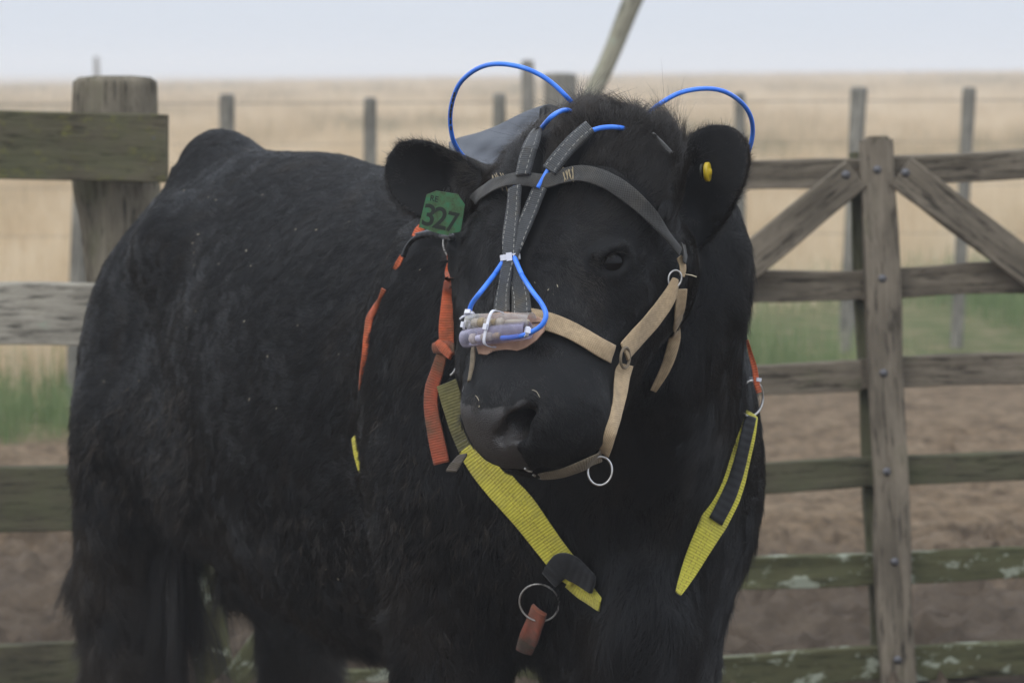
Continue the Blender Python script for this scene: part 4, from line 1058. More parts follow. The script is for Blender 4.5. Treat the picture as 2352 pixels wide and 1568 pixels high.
STAIN = []
def long_hairs():
    P_, R_ = [], []
    r = np.random.default_rng(5)
    def strand(p0, d0, L, rad, curl=0.5, K_=8):
        d0 = unit(np.array(d0, float)); side = unit(np.cross(d0, r.normal(size=3))); c = r.uniform(-1, 1) * curl
        q = []; p = np.array(p0, float); d = d0.copy()
        for i in range(K_):
            q.append(p.copy()); d = unit(d + side * c * 0.22 + r.normal(size=3) * 0.05 + np.array((0, 0, -0.02))); p = p + d * L / (K_ - 1)
        P_.append(q); R_.append([rad * (1 - 0.8 * i / (K_ - 1)) for i in range(K_)])
    # poll tuft
    for _ in range(900):
        x = r.uniform(1310, 1600); y = np.interp(x, [1310, 1330, 1400, 1480, 1560, 1600], [300, 284, 272, 286, 330, 360]) + abs(r.normal()) * 18
        h, n = hit(x, y)
        if h is None: continue
        strand(h, n * 0.6 + np.array((r.uniform(-.5, .7), r.uniform(-.3, .2), 0.85)), r.uniform(.014, .038), 0.00020, 1.3)
    # ear rims
    for nm in ('L', 'R'):
        E = EARS[nm]; b, t_ = np.array(P(*E['base'])), np.array(P(*E['tip'])); ax = t_ - b; Ln = np.linalg.norm(ax); ax /= Ln
        nrm = np.array(E['n']); nrm -= ax * (nrm @ ax); nrm = unit(nrm); wx = np.cross(nrm, ax)
        for _ in range(900):
            u = r.uniform(-0.1, 1.0); sd = r.choice((-1, 1)); w = E['w'] * np.interp(u * 2 - 1, [-1, -.4, 0, .3, .6, .8, .93, 1], [.62, .96, 1.03, 1, .86, .66, .42, .1])
            p = b + ax * (u * Ln + 0.0) + wx * (sd * w * 0.97 + E.get('skew', 0) * E['w']) + nrm * 0.45 * w * (1 - .3 * u)
            loc, nn_, _, _ = BVH.find_nearest(Vector(p))
            if (Vector(p) - loc).length > 0.02: continue
            strand(np.array(loc), wx * sd * (1 - 0.6 * u) + ax * (0.3 + 1.1 * u) + nrm * r.uniform(-.2, .5), r.uniform(.006, .017), 0.00015, 0.7)
    for _ in range(260):      # ear fringe falling over the tag
        q = P(r.uniform(1020, 1082), r.uniform(428, 470), 3.752)
        strand(q, np.array((-.35, -.35, -1.0)) + r.normal(size=3) * .25, r.uniform(.010, .028), 0.00016, 0.6)
    # neck, throat and back of legs fringe
    k = 0
    while k < 5200:
        x, y = r.uniform(150, 1760), r.uniform(300, 1568)
        h, n = hit(x, y)
        if h is None or h[1] < 3.9: k += 0.3; continue
        e = abs(n @ np.array(ray(x, y)))
        if e > 0.45: k += 0.2; continue
        k += 1
        lg = 0.02 + 0.03 * (h[2] < 0.75) + 0.012 * (x < 450)
        strand(h, n * 0.35 + np.array((-AX[0] * .5, -AX[1] * .5, -0.8)) + r.normal(size=3) * .25, r.uniform(.5, 1.2) * lg, 0.00026, 0.6)
    zones = [((150, 450, 880, 1568), 5200, (.022, .042), (-.25, -.1, -1.0)), ((560, 930, 1180, 1450), 2600, (.018, .034), (.35, -.3, -.6)), ((930, 1250, 1100, 1568), 1500, (.016, .03), (-.1, 0, -1.0)), ((860, 1010, 880, 1200), 700, (.015, .03), (.2, -.2, -.8))]
    nb = len(P_)
    for (x0, x1, y0, y1), cnt, (l0, l1), dd in zones:
        for _ in range(cnt // 5):
            x, y = r.uniform(x0, x1), r.uniform(y0, y1); h, n = hit(x, y)
            if h is None or h[1] < 3.9: continue
            dc = unit(np.array(dd) + r.normal(size=3) * .35 + n * .35); Lc = r.uniform(l0, l1)
            for _k in range(5):
                h2 = h + np.cross(n, r.normal(size=3)) * .004; strand(h2, dc + r.normal(size=3) * .08, Lc * r.uniform(.7, 1.1), 0.00026, 0.7)
    STAIN.append((nb, len(P_)))
    # lashes and whiskers
    for c0, n, ax, bx in EYES:
        for _ in range(70):
            u = r.uniform(-1, 1); p = c0 + ax * u * 0.017 + bx * 0.012 * math.sqrt(max(0, 1 - u * u)) + n * 0.004
            strand(p, n * 0.8 - bx * 0.35 + ax * (u * .5 + .3), r.uniform(.008, .015), 0.00022, 0.5)
    N_ = len(P_)
    dt = r.random(N_) * 0.3; a_, b_ = STAIN[0]; dt[a_:b_] = np.repeat(np.clip(r.random((b_ - a_) // 5) ** 1.6 * 1.0, 0, 1), 5)[:b_ - a_]
    curves_obj("loose_hairs", np.array(P_), np.array(R_), M_FUR, bull, {"dirt": dt, "tone": r.random(N_)})
    P_.clear(); R_.clear()
    for _ in range(34):
        a, b = r.uniform(-7, -4.9), r.uniform(-5.5, -0.8)
        p = MO + (a * ML + b * MU - 4.0 * MN) * 0.01; loc, nn_, _, _ = BVH.find_nearest(Vector(p))
        strand(np.array(loc), np.array(nn_) * .8 + np.array((-.5, -.1, -.35)) + r.normal(size=3) * .2, r.uniform(.012, .028), 0.00014, 0.4)
    m = plain("whisker", (0.35, 0.33, 0.30), 0.4)
    curves_obj("whiskers", np.array(P_), np.array(R_), m, bull)

def tail():
    """tail hanging behind the hind legs, one mesh with a tuft of hair"""
    pts = catmull([B(-0.14, 0.0, 1.20), B(-0.235, -0.01, 1.10), B(-0.25, -0.02, 0.90), B(-0.24, -0.03, 0.70), B(-0.20, -0.02, 0.52)], 40)
    tubes("tail", [(pts, np.interp(np.linspace(0, 1, 40), [0, .2, 1], [.045, .03, .014]))], M_HIDE, bull, 14)
    r = np.random.default_rng(9); Q, R_ = [], []
    tip = np.array(P(398, 1215, 5.12))
    clumps = [(r.normal(size=3) * np.array((.013, .012, .03)), unit(np.array((r.normal() * .13 + .02, r.normal() * .1, -1))), r.uniform(.18, .42), r.normal(size=3) * .07, r.uniform(0, 6)) for _ in range(46)]
    for i in range(4200):
        o0, d0, L0, w0, ph = clumps[int(r.random() ** 1.0 * 46)]; K_ = 9; L = L0 * r.uniform(.6, 1.05); sp = r.normal(size=3) * .0045
        q = []; p = tip + o0 + sp + np.array((0, 0, .06 * r.random())); d = unit(d0 + r.normal(size=3) * .03)
        for k in range(K_):
            q.append(p - sp * (k / (K_ - 1)) ** 2 * .7); d = unit(d + w0 * math.sin(k * .8 + ph) * 1.2 + np.array((0, 0, -.05))); p = p + d * L / (K_ - 1)
        Q.append(q); R_.append([.00042 * (1 - .8 * k / (K_ - 1)) for k in range(K_)])
    curves_obj("tail_switch", np.array(Q), np.array(R_), M_FUR, bull, {"dirt": r.random(len(Q)) * .25, "tone": r.random(len(Q))})

def chaff():
    """pale straw bits caught in the coat"""
    r = random.Random(12); V, F_ = [], []
    spots = [(r.uniform(420, 980), r.uniform(330, 640)) for _ in range(17)] + [(r.uniform(230, 800), r.uniform(550, 950)) for _ in range(14)] + \
            [(r.uniform(1180, 1420), r.uniform(620, 700)) for _ in range(7)] + [(r.uniform(1100, 1300), r.uniform(880, 1000)) for _ in range(1)] + [(582, 917)] + [(r.uniform(700, 930), r.uniform(1300, 1420)) for _ in range(12)]
    for x, y in spots:
        h, n = hit(x, y)
        if h is None: continue
        s = r.uniform(.0004, .0010) * h[1] / 4; L = r.uniform(1.0, 2.4) * s; a = unit(np.cross(n, np.array((r.uniform(-1, 1), r.uniform(-1, 1), r.uniform(-1, 1))))); b = np.cross(n, a); c = h + n * .007; o = len(V)
        for k in (0, 1):
            for sa, sb in ((-1, -1), (1, -1), (1, 1), (-1, 1)): V.append(c + a * sa * L + b * sb * s * .5 + n * k * s * .6)
        F_ += [tuple(o + i for i in f) for f in ((3, 2, 1, 0), (4, 5, 6, 7), (0, 1, 5, 4), (1, 2, 6, 5), (2, 3, 7, 6), (3, 0, 4, 7))]
    o = link_mesh("chaff", mesh_from("chaff", V, F_), M_STRAW, bull, smooth=False); o["kind"] = "stuff"
    tubes("straw", [(skin_pts([(1222, 895), (1232, 899), (1240, 912)], .007, 8), .0003)], M_STRAW, bull, 5)
    tubes("straw", [([P(1574, 630, 3.62), P(1588, 632, 3.61), P(1600, 636, 3.61)], .0007)], M_STRAW, bull, 5)
    tubes("straw", [(skin_pts([(1092, 908), (1096, 912), (1100, 920)], .007, 8), .0003)], M_STRAW, bull, 5)
N_FUR = 860000
grow_fur(N_FUR); long_hairs(); tail(); chaff()
# ------------------------------------------------------------------ ground sheet
def smoothstep(a, b, x): t = np.clip((x - a) / (b - a), 0, 1); return t * t * (3 - 2 * t)
def terrain_far(X, Y):
    return smoothstep(24, 150, Y) * (0.55 + 0.012 * np.clip(X, -40, 60)) * 1.0
def ground():
    xs = np.concatenate([[-500, -250, -150, -80, -40, -20, -12, -8], np.arange(-6, -3, 0.10), np.arange(-3, 3.4, 0.028), np.arange(3.4, 6, 0.10), [8, 12, 20, 40, 80, 150, 250, 500]])
    ys = np.concatenate([[-18, -8, 0, 2, 3], np.arange(3.5, 6.3, 0.07), np.arange(6.3, 12.0, 0.028), np.arange(12, 18, 0.09), np.arange(18, 40, 1.0), np.arange(40, 100, 5), [100, 120, 150, 200, 300, 450, 620, 900, 1250, 1620]])
    X, Y = np.meshgrid(xs, ys, indexing='ij'); Z = terrain_far(X, Y)
    p = np.stack([X.ravel(), Y.ravel(), np.zeros(X.size)], 1)
    mudw = (1 - smoothstep(11.0, 13.5, Y)) * smoothstep(2, 4, Y) * (1 - smoothstep(5.5, 9, np.abs(X)))
    near = (1 - smoothstep(8.0, 9.6, Y))
    n1 = vnoise(p * 1.3, 3).reshape(X.shape); n2 = vnoise(p * 6, 4).reshape(X.shape); n3 = vnoise(p * 17, 5).reshape(X.shape); n4 = vnoise(p * 43, 6).reshape(X.shape)
    Z = Z + mudw * (0.015 * n1 + (0.008 + 0.008 * near) * n2 + (0.008 + 0.016 * near) * n3 + (0.006 + 0.014 * near) * n4)
    r = np.random.default_rng(4)
    for _ in range(4200):
        x, y = r.uniform(-3.2, 3.4), r.uniform(4.0, 11.5); far = y > 8.8
        if far and r.random() < 0.75: continue
        rad = r.uniform(.022, .062); dep = (r.uniform(.025, .060) if not far else r.uniform(.008, .022))
        i0, i1 = np.searchsorted(xs, [x - .25, x + .25]); j0, j1 = np.searchsorted(ys, [y - .25, y + .25])
        if i1 <= i0 or j1 <= j0: continue
        a = r.uniform(0, 3.14); dx = (X[i0:i1, j0:j1] - x); dy = (Y[i0:i1, j0:j1] - y)
        u = dx * math.cos(a) + dy * math.sin(a); v = -dx * math.sin(a) + dy * math.cos(a)
        q = np.sqrt((u / rad) ** 2 + (v / (rad * 1.35)) ** 2)
        Z[i0:i1, j0:j1] += -dep * np.clip(1.15 - q, 0, 0.8) + dep * 0.30 * np.exp(-((q - 1.35) / .28) ** 2)
    V = np.stack([X.ravel(), Y.ravel(), Z.ravel()], 1); nx, ny = len(xs), len(ys)
    i, j = np.meshgrid(np.arange(nx - 1), np.arange(ny - 1), indexing='ij'); b = (i * ny + j).ravel()
    Q = np.stack([b, b + ny, b + ny + 1, b + 1], 1)
    n = NT("pasture_and_mud")
    ge = n.n("ShaderNodeNewGeometry"); sp = n.n("ShaderNodeSeparateXYZ"); n.l(ge, 0, sp, 0)
    wn = n.noise((ge), 0.55, 4); wn2 = n.noise(ge, 4.5, 8, 0.72); wn3 = n.noise(ge, 15, 8, 0.75); wn4 = n.noise(ge, 0.09, 4)
    mud = n.ramp(wn2, 0, [(0.32, (0.085, 0.060, 0.038)), (0.46, (0.215, 0.150, 0.092)), (0.70, (0.31, 0.228, 0.148))])
    mud2 = n.ramp(wn3, 0, [(0.34, 0.42), (0.58, 1.15)]); m1 = n.mix(1.0, (mud, 0), (mud2, 0), 'MULTIPLY')
    grey = n.ramp(sp, 1, [(0.0, 0.0), (1.0, 1.0)])
    wob = nmath(n, 'MULTIPLY', (nmath(n, 'SUBTRACT', (wn, 0), 0.5), 0), 3.0)
    yw = nmath(n, 'ADD', (sp, 1), (wob, 0))
    yq = nmath(n, 'SUBTRACT', (yw, 0), (nmath(n, 'MULTIPLY', (sp, 0), 0.64), 0)); yq2 = nmath(n, 'SUBTRACT', (yw, 0), (nmath(n, 'MULTIPLY', (sp, 0), 1.4), 0))
    wet = n.n("ShaderNodeMapRange"); n.l(yw, 0, wet, 0); wet.inputs[1].default_value = 7.6; wet.inputs[2].default_value = 9.0; wet.inputs[3].default_value = 1; wet.inputs[4].default_value = 0
    m2 = n.mix((nmath(n, 'MULTIPLY', (wet, 0), 0.75), 0), (m1, 2), (0.135, 0.104, 0.078))
    gr = n.ramp(wn2, 0, [(0.34, (0.075, 0.105, 0.035)), (0.5, (0.15, 0.155, 0.065)), (0.66, (0.26, 0.21, 0.12))])
    tan = n.ramp(wn2, 0, [(0.3, (0.34, 0.25, 0.145)), (0.6, (0.50, 0.375, 0.225)), (0.8, (0.58, 0.45, 0.29))])
    tt = n.ramp(wn4, 0, [(0.35, 0.85), (0.65, 1.1)]); tan2 = n.mix(1.0, (tan, 0), (tt, 0), 'MULTIPLY')
    f1 = n.n("ShaderNodeMapRange"); n.l(yq, 0, f1, 0); f1.inputs[1].default_value = 12.0; f1.inputs[2].default_value = 12.5
    f2 = n.n("ShaderNodeMapRange"); n.l(yq2, 0, f2, 0); f2.inputs[1].default_value = 14.8; f2.inputs[2].default_value = 16.8
    c1 = n.mix((f1, 0), (m2, 2), (gr, 0)); c2 = n.mix((f2, 0), (c1, 2), (tan2, 2)); n.l(c2, 2, n.b, 0)
    rg = n.mix((wet, 0), (0.95, 0.95, 0.95), (0.85, 0.85, 0.85)); n.l(rg, 2, n.b, "Roughness")
    n.b.inputs["Specular IOR Level"].default_value = 0.1
    n.l(n.bump(wn3, 0, 1.0, 0.03), 0, n.b, "Normal")
    o = link_mesh("ground", np_mesh("ground", V, Q), n.m); tag(o, "churned brown mud turning to rough pasture", kind="structure")
ground()

# ------------------------------------------------------------------ grasses (uncountable blades)
def grass(name, n_, yr, xr, hr, wid, cols, seed, dens=None, lean=0.25, label=""):
    r = np.random.default_rng(seed)
    u = r.random(n_); y = yr[0] * (yr[1] / yr[0]) ** u
    half = 0.19 * y + 1.2; x = r.uniform(-1, 1, n_) * half if xr is None else r.uniform(*xr, n_)
    p = np.stack([x, y, np.zeros(n_)], 1)
    if dens is not None:
        k = r.random(n_) < dens(x, y, p); x, y, p = x[k], y[k], p[k]
    n_ = len(x); z = terrain_far(x, y)
    sc = np.maximum(1, y / 16)
    L = r.uniform(*hr, n_) * (1 + 0.35 * vnoise(p * np.array((.9, .5, 1)), seed + 1))
    a = r.uniform(0, 2 * np.pi, n_); ln = r.random(n_) * lean
    K_ = 4; pts = np.zeros((n_, K_, 3))
    for i in range(K_):
        t = i / (K_ - 1); pts[:, i] = np.stack([x + np.cos(a) * ln * L * t ** 1.8, y + np.sin(a) * ln * L * t ** 1.8, z - 0.02 + L * t * (1 - 0.12 * t * ln)], 1)
    rad = (wid * sc * r.uniform(.7, 1.4, n_))[:, None] * np.array([1, .9, .6, .2])[None]
    m = NT(name + "_blades"); at = m.n("ShaderNodeAttribute", attribute_name="tone"); c = m.ramp(at, 2, cols); m.l(c, 0, m.b, 0); m.set(Roughness=0.75)
    m.b.inputs["Specular IOR Level"].default_value = 0.2
    tone = np.clip(0.5 + 0.42 * vnoise(p * np.array((.35, .10, 1)), seed + 2) + 0.30 * vnoise(p * np.array((2.2, .6, 1)), seed + 3) + r.normal(size=n_) * .12, 0, 1)
    o = curves_obj(name, pts, rad, m.m, None, {"tone": tone}); tag(o, label, kind="stuff")
grass("dry_grass", 170000, (12.5, 210), None, (0.22, 0.48), 0.0022,
      [(0.0, (0.22, 0.20, 0.11)), (0.3, (0.48, 0.37, 0.22)), (0.6, (0.64, 0.50, 0.32)), (1.0, (0.74, 0.62, 0.44))], 21,
      dens=lambda x, y, p: np.clip((y - 1.4 * x - 14.4) / 1.8 + 0.3 * vnoise(p * .8, 8), 0, 1), label="tall dry straw coloured grass across the misty field")
grass("green_grass", 60000, (10.6, 21), None, (0.08, 0.28), 0.0026,
      [(0.0, (0.12, 0.17, 0.06)), (0.4, (0.21, 0.27, 0.115)), (0.65, (0.34, 0.33, 0.17)), (1.0, (0.50, 0.42, 0.25))], 31,
      dens=lambda x, y, p: np.clip(0.5 + vnoise(p * .9, 9) * 1.1, 0, 1) * np.clip((y - 0.64 * x - 12.1) / .5, 0, 1) * np.clip((16.6 + 1.4 * x - y) / 2.5, 0, 1), label="low green grass along the edge of the mud")

# ------------------------------------------------------------------ timber
W_GREY = wood("weathered_grey_wood", (0.094, 0.078, 0.056), (0.289, 0.241, 0.181), moss=0.15, lichen=0.10)
W_TOP = wood("mossy_dark_wood", (0.070, 0.061, 0.039), (0.187, 0.159, 0.107), moss=0.75, lichen=0.15, yellow=0.75)
W_PALE = wood("pale_grey_wood", (0.204, 0.185, 0.146), (0.516, 0.469, 0.384), moss=0.15, lichen=0.6)
W_GREEN = wood("green_stained_wood", (0.063, 0.060, 0.029), (0.164, 0.149, 0.076), moss=0.9, lichen=0.92)
W_GREEN2 = wood("dark_damp_wood", (0.063, 0.057, 0.037), (0.149, 0.131, 0.085), moss=0.7, lichen=0.2)
W_POST = wood("split_post_wood", (0.094, 0.078, 0.055), (0.312, 0.270, 0.201), moss=0.45, lichen=0.15, yellow=0.2)
W_FAR = wood("distant_grey_wood", (0.156, 0.142, 0.116), (0.312, 0.291, 0.244), moss=0.1, lichen=0.4)
W_POLE = wood("lichened_pole_wood", (0.234, 0.220, 0.159), (0.469, 0.440, 0.329), moss=0.3, lichen=0.7)

def plank(name, a, b, w, th, mat, parent=None, front=(0, -1, 0), seed=0, rough=0.0042, nseg=None, wb=None, chip=0.0, round_=0.0):
    """sawn board from a to b (centre line), w high, th thick; object X runs along the grain"""
    a, b = np.array(a, float), np.array(b, float); X = unit(b - a); L = np.linalg.norm(b - a)
    Yv = np.array(front, float); Yv = unit(Yv - X * (Yv @ X)); Z = np.cross(X, Yv); n = nseg or max(8, int(L / 0.035)); wb = w if wb is None else wb
    e = min(w, th) * (0.07 + 0.38 * round_)
    V = []; r = random.Random(seed)
    prof = lambda ww, tt: [(-ww + e, -tt), (-ww * .3, -tt), (ww * .3, -tt), (ww - e, -tt), (ww, -tt + e), (ww, 0), (ww, tt - e), (ww - e, tt), (ww * .3, tt), (-ww * .3, tt), (-ww + e, tt), (-ww, tt - e), (-ww, 0), (-ww, -tt + e)]
    k = 14; pts = []
    for i in range(n + 1):
        t = i / n; ww = (w + (wb - w) * t) / 2; tt = th / 2
        sh = 1 if 0 < i < n else 0.97
        for z, y in prof(ww, tt): pts.append((L * t, y * sh, z * sh))
    pts = np.array(pts); q = pts.copy(); q[:, 0] *= 3
    q2 = pts * np.array((9, 40, 40)) + seed * 5.7
    d = np.stack([np.zeros(len(pts)), vnoise(q2, seed + 1), vnoise(q2 * .8 + 9, seed + 2) + 1.2 * vnoise(pts * np.array((4, 1, 1)) + seed, seed + 3)], 1) * rough
    pts = pts + d
    if chip:
        m = np.clip(vnoise(pts * np.array((14, 1, 1)) + seed, seed + 5) - 0.35, 0, 1) * chip; pts[:, 2] -= m * np.sign(pts[:, 2]) * w * .25
    F_ = [(i * k + j, i * k + (j + 1) % k, (i + 1) * k + (j + 1) % k, (i + 1) * k + j) for i in range(n) for j in range(k)]
    F_ += [tuple(range(k))[::-1], tuple(n * k + j for j in range(k))]
    me = mesh_from(name, pts, F_); me.materials.append(mat)
    o = bpy.data.objects.new(name, me); COL.objects.link(o)
    M = Matrix(((X[0], Yv[0], Z[0], a[0]), (X[1], Yv[1], Z[1], a[1]), (X[2], Yv[2], Z[2], a[2]), (0, 0, 0, 1)))
    if parent is not None: o.parent = parent; o.matrix_parent_inverse = Matrix.Translation(-Vector(parent.location))
    o.matrix_world = M if parent is None else M
    if parent is not None: o.matrix_basis = M
    return o
def log_post(name, pts, rad, mat, parent=None, seed=0, flat=1.0, knob=0.06, seg=20, top=True, hs=None):
    """rough round post along pts (bottom to top)"""
    C = catmull(pts, 36); rr = np.interp(np.linspace(0, 1, 36), np.linspace(0, 1, len(rad)), rad)
    V = []; n = len(C)
    for i in range(n):
        for j in range(seg):
            t = 2 * math.pi * j / seg; c = np.array((math.cos(t), math.sin(t) * flat, 0))
            V.append(C[i] + c * rr[i])
    V = np.array(V); base = V.copy()
    cen = np.repeat(C, seg, axis=0); o_ = V - cen
    nz = vnoise(np.stack([np.tile(np.cos(np.arange(seg) / seg * 6.283), n) * 2.2, np.tile(np.sin(np.arange(seg) / seg * 6.283), n) * 2.2, base[:, 2] * 1.8], 1) + seed * 3, seed)
    nf_ = vnoise(np.stack([np.tile(np.cos(np.arange(seg) / seg * 6.283), n) * 6, np.tile(np.sin(np.arange(seg) / seg * 6.283), n) * 6, base[:, 2] * 5], 1), seed + 1)
    gv = vnoise(np.stack([np.tile(np.cos(np.arange(seg) / seg * 6.283), n) * 16, np.tile(np.sin(np.arange(seg) / seg * 6.283), n) * 16, base[:, 2] * 1.3], 1), seed + 2)
    V = cen + o_ * (1 + knob * nz + knob * .5 * nf_ + knob * .8 * gv)[:, None]
    F_ = [(i * seg + j, i * seg + (j + 1) % seg, (i + 1) * seg + (j + 1) % seg, (i + 1) * seg + j) for i in range(n - 1) for j in range(seg)]
    V = V.tolist()
    for s, z in ((.86, .010), (.45, .014)):
        o0 = len(V)
        for j in range(seg): V.append(list(C[-1] + (np.array(V[(n - 1) * seg + j]) - C[-1]) * s + np.array((0, 0, z))))
        st = (n - 1) * seg if s == .86 else o0 - seg
        F_ += [(st + j, st + (j + 1) % seg, o0 + (j + 1) % seg, o0 + j) for j in range(seg)]
    F_ += [tuple(len(V) - seg + j for j in range(seg)), tuple(range(seg))[::-1]]
    # local frame: X along the post so the grain runs up
    a = np.array(C[0]); X = unit(np.array(C[-1]) - a); Yv = unit(np.array((0, -1, 0)) - X * (-X[1])); Z = np.cross(X, Yv); R = np.array([X, Yv, Z])
    L_ = (np.array(V) - a) @ R.T
    me = mesh_from(name, L_, F_); me.materials.append(mat); me.polygons.foreach_set("use_smooth", [True] * len(me.polygons))
    o = bpy.data.objects.new(name, me); COL.objects.link(o)
    M = Matrix(((X[0], Yv[0], Z[0], a[0]), (X[1], Yv[1], Z[1], a[1]), (X[2], Yv[2], Z[2], a[2]), (0, 0, 0, 1)))
    if parent is not None: o.parent = parent; o.matrix_parent_inverse = Matrix.Translation(-Vector(parent.location))
    o.matrix_basis = M
    return o
def bolt(c, r, parent, nrm=(0, -1, 0)):
    bm = bmesh.new(); bmesh.ops.create_uvsphere(bm, u_segments=16, v_segments=10, radius=r)
    for v in bm.verts: v.co.y *= 0.45
    bmesh.ops.create_cone(bm, cap_ends=True, segments=20, radius1=r * 1.35, radius2=r * 1.35, depth=0.003, matrix=Matrix.Translation((0, 0.0015, 0)) @ Matrix.Rotation(math.pi / 2, 4, 'X'))
    me = bpy.data.meshes.new("bolt"); bm.to_mesh(me); bm.free()
    o = link_mesh("bolt", me, M_BOLT, parent); o.matrix_parent_inverse = Matrix.Identity(4); o.location = Vector(c) - Vector(parent.location)

# gate at right, running on behind the bull
GD = 6.70
gate = thing("timber_gate", P(2040, 1560, GD), "weathered rail gate with a central upright and two diagonal braces", "gate")
rails = [(391, 326, 66, W_GREY, [(1200, 430), (1976, 397), (2720, 358)]),
         (651, 0, 70, W_GREY, [(1200, 678), (1976, 652), (2720, 622)]),
         (860, 0, 70, W_GREY, [(1200, 880), (1976, 860), (2720, 838)]),
         (1085, 0, 66, W_GREEN2, [(1200, 1112), (1995, 1086), (2720, 1058)]),
         (1305, 0, 72, W_GREEN, [(450, 1366), (2005, 1304), (2720, 1278)]),
         (1520, 0, 78, W_GREEN, [(450, 1590), (2020, 1524), (2720, 1494)])]
for i, (_, _, w, m, pp) in enumerate(rails):
    f = FPX / GD
    plank("rail", P(*pp[0], GD), P(*pp[1], GD), w / f, 0.032, m, gate, seed=11 + i)
    plank("rail", P(*pp[1], GD - 0.001), P(*pp[2], GD - 0.001), w / f * 1.0, 0.032, m, gate, seed=31 + i)
plank("upright", P(2062, 1600, GD - 0.045), P(2012, 322, GD - 0.045), 0.082, 0.045, W_GREY, gate, seed=51, rough=0.003, wb=0.076, nseg=46)
plank("upright_cap", P(2012.6, 330, GD - 0.045), P(2012, 314, GD - 0.045), 0.070, 0.043, W_GREY, gate, seed=52, nseg=3, wb=0.044)
plank("rear_upright", P(2044, 1600, GD + 0.045), P(1992, 350, GD + 0.045), 0.080, 0.045, W_GREEN2, gate, seed=53)
plank("brace", P(1966, 402, GD - 0.055), P(1560, 735, GD - 0.055), 0.078, 0.040, W_GREY, gate, seed=54, rough=0.003, chip=0.25)
plank("brace", P(2070, 392, GD - 0.055), P(2660, 850, GD - 0.055), 0.078, 0.045, W_GREY, gate, seed=55, rough=0.003)
plank("end_post", P(500, 1600, GD - 0.05), P(440, 1180, GD - 0.05), 0.085, 0.05, W_GREEN, gate, seed=56)
plank("brace", P(525, 1590, GD - 0.06), P(700, 1370, GD - 0.06), 0.085, 0.045, W_GREEN, gate, seed=57)
plank("end_post", P(2700, 1600, GD - 0.05), P(2700, 300, GD - 0.05), 0.085, 0.05, W_GREY, gate, seed=58)
for x, y in ((1943, 402), (2080, 397)): bolt(P(x, y, GD - 0.078), 0.0075, gate)
for x, y in ((2015, 390), (2027, 640), (2030, 857), (2037, 1083), (2055, 1290), (2062, 1515)): bolt(P(x, y, GD - 0.070), 0.0068, gate)

# heavy board fence at left
FD = 6.45
bf = thing("board_fence", P(260, 1560, FD + .1), "heavy mossy board fence ending at a thick square-topped post", "fence")
f = FPX / FD
plank("board", P(-420, 327, FD), P(385, 341, FD), 0.149, 0.042, W_TOP, bf, seed=61, rough=0.003)
plank("board", P(-420, 721, FD), P(330, 722, FD), 0.136, 0.040, W_PALE, bf, seed=62, rough=0.002)
plank("board", P(-420, 1156, FD), P(330, 1139, FD), 0.144, 0.040, W_GREEN2, bf, seed=63, rough=0.002)
plank("board", P(-420, 1545, FD), P(330, 1518, FD), 0.105, 0.040, W_GREEN2, bf, seed=64, rough=0.003)
log_post("post", [P(290, 1640, FD + .14), P(285, 1200, FD + .14), P(282, 600, FD + .14), P(264, 400, FD + .14), P(260, 188, FD + .14)], [0.090, 0.085, 0.066, 0.082, 0.092, 0.091, 0.088], W_POST, bf, seed=3, flat=0.72, knob=0.10, seg=44)
bolt(P(353, 318, FD - 0.022), 0.0055, bf)  # small dark bolt head standing in for a nail hole in the board

# wire fence far behind
wf_ = []
def far_post(px, top, bot, w, D, label, lean=0, seed=0, head=None):
    r_ = w / 2 * D / FPX
    zb = P(px + lean, bot, D); zb[2] = min(zb[2], 0.02) - 0.05
    o = log_post("fence_post", [zb, P(px + lean * .5, (top + bot) / 2, D), P(px, top, D)], [r_ * .95, r_, r_ * 1.0, r_ * (head or 1.0)], W_FAR, None, seed=seed, knob=0.07, seg=14)
    tag(o, label, "fence post", "posts of the far wire fence")
far_post(522, 222, 780, 34, 14.6, "distant rounded fence post rising behind the bull's rump", 0, 1)
far_post(850, 230, 780, 29, 14.6, "distant thin fence post above the bull's back near the right-hand bag side", 0, 2)
far_post(1146, 220, 780, 29, 14.6, "distant fence post seen inside the tall left blue hose loop", 0, 3)
far_post(1700, 219, 780, 24, 14.8, "thin distant fence post crossed by the right blue hose loop", 0, 4)
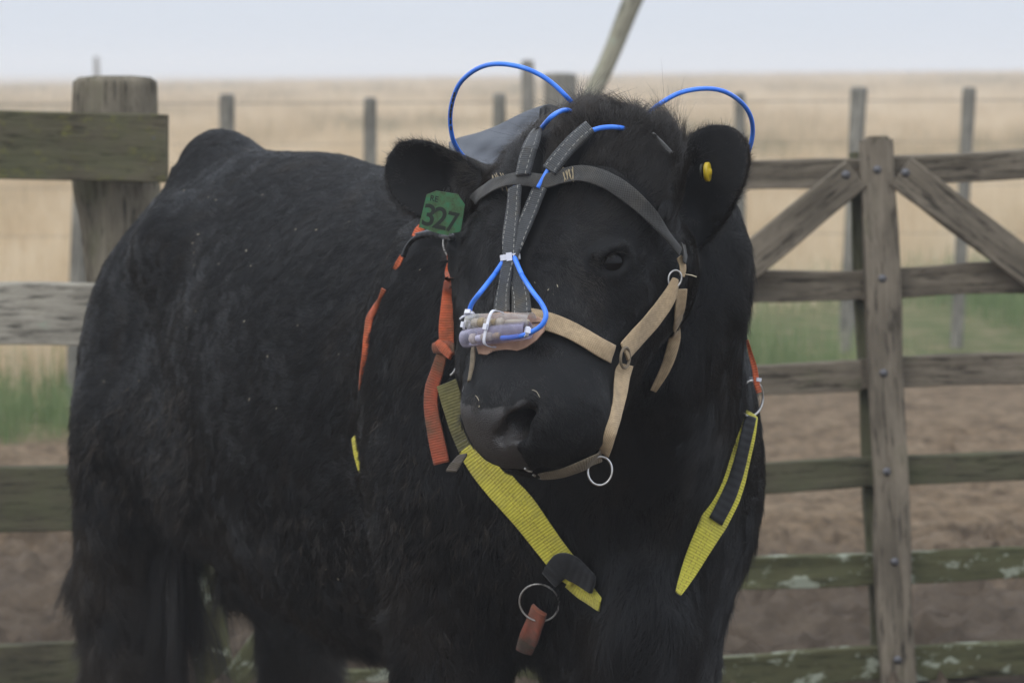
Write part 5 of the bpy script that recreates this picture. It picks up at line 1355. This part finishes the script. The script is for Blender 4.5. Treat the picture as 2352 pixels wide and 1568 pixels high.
far_post(1972, 206, 760, 34, 14.6, "distant fence post just left of the gate's central upright", -28, 5, 1.15)
far_post(2226, 206, 785, 30, 14.8, "distant leaning fence post at the far right above the gate's long brace", -30, 6, 1.1)
far_post(190, 392, 935, 41, 12.2, "grey round fence post standing behind the left board fence", -22, 7)
wires = []
for yy in (236, 330, 430, 540, 650):
    a = [P(-300, yy + 4, 14.6), P(1100, yy, 14.62), P(2700, yy - 8, 14.7)]
    o = tubes("fence_wire", [(catmull(a, 30), 0.0022 if yy == 236 else 0.0012)], plain("rusty_wire", (0.14, 0.12, 0.11), 0.7, 0.4) if not wires else wires[0].data.materials[0], None, 5); wires.append(o)
    tag(o, {236: "top strand of the far wire fence", 330: "second strand of the far wire fence, below the top one", 430: "middle strand of the far wire fence", 540: "fourth strand down of the far wire fence", 650: "lowest strand of the far wire fence"}[yy], "wire", "strands of the far wire fence")
# strainer posts and leaning pole in the mist
zb = P(1292, 600, 19.0); zb[2] = 0
tag(log_post("strainer_post", [zb, P(1290, 400, 19), P(1286, 172, 19)], [.112, .112, .11, .108], W_FAR, None, 8, knob=.05), "thick misty strainer post behind the tall blue hose loop", "fence post")
zb = P(1214, 560, 23.0); zb[2] = 0
tag(log_post("strainer_post", [zb, P(1214, 400, 23), P(1212, 142, 23)], [.055, .055, .055, .05], W_FAR, None, 9, knob=.05), "faint tall narrow post left of the thick strainer post", "fence post")
zb = P(300, 500, 30.0); zb[2] = 0
tag(log_post("thin_stake", [P(226, 260, 75.0), P(224, 200, 75), P(221, 132, 75)], [.07, .07, .06], W_FAR, None, 12, knob=.05), "faint thin stake on the horizon above the left fence post", "stake")
zb = P(1190, 690, 12.6)
tag(log_post("leaning_pole", [P(1210, 640, 12.6), P(1340, 270, 12.6), P(1405, 120, 12.6), P(1462, -20, 12.6), P(1560, -230, 12.6)], [.040, .044, .041, .047, .040], W_POLE, None, 10, knob=.10, seg=16), "long pale lichen covered pole leaning against the sky behind the bull's head", "pole")
build_haze()
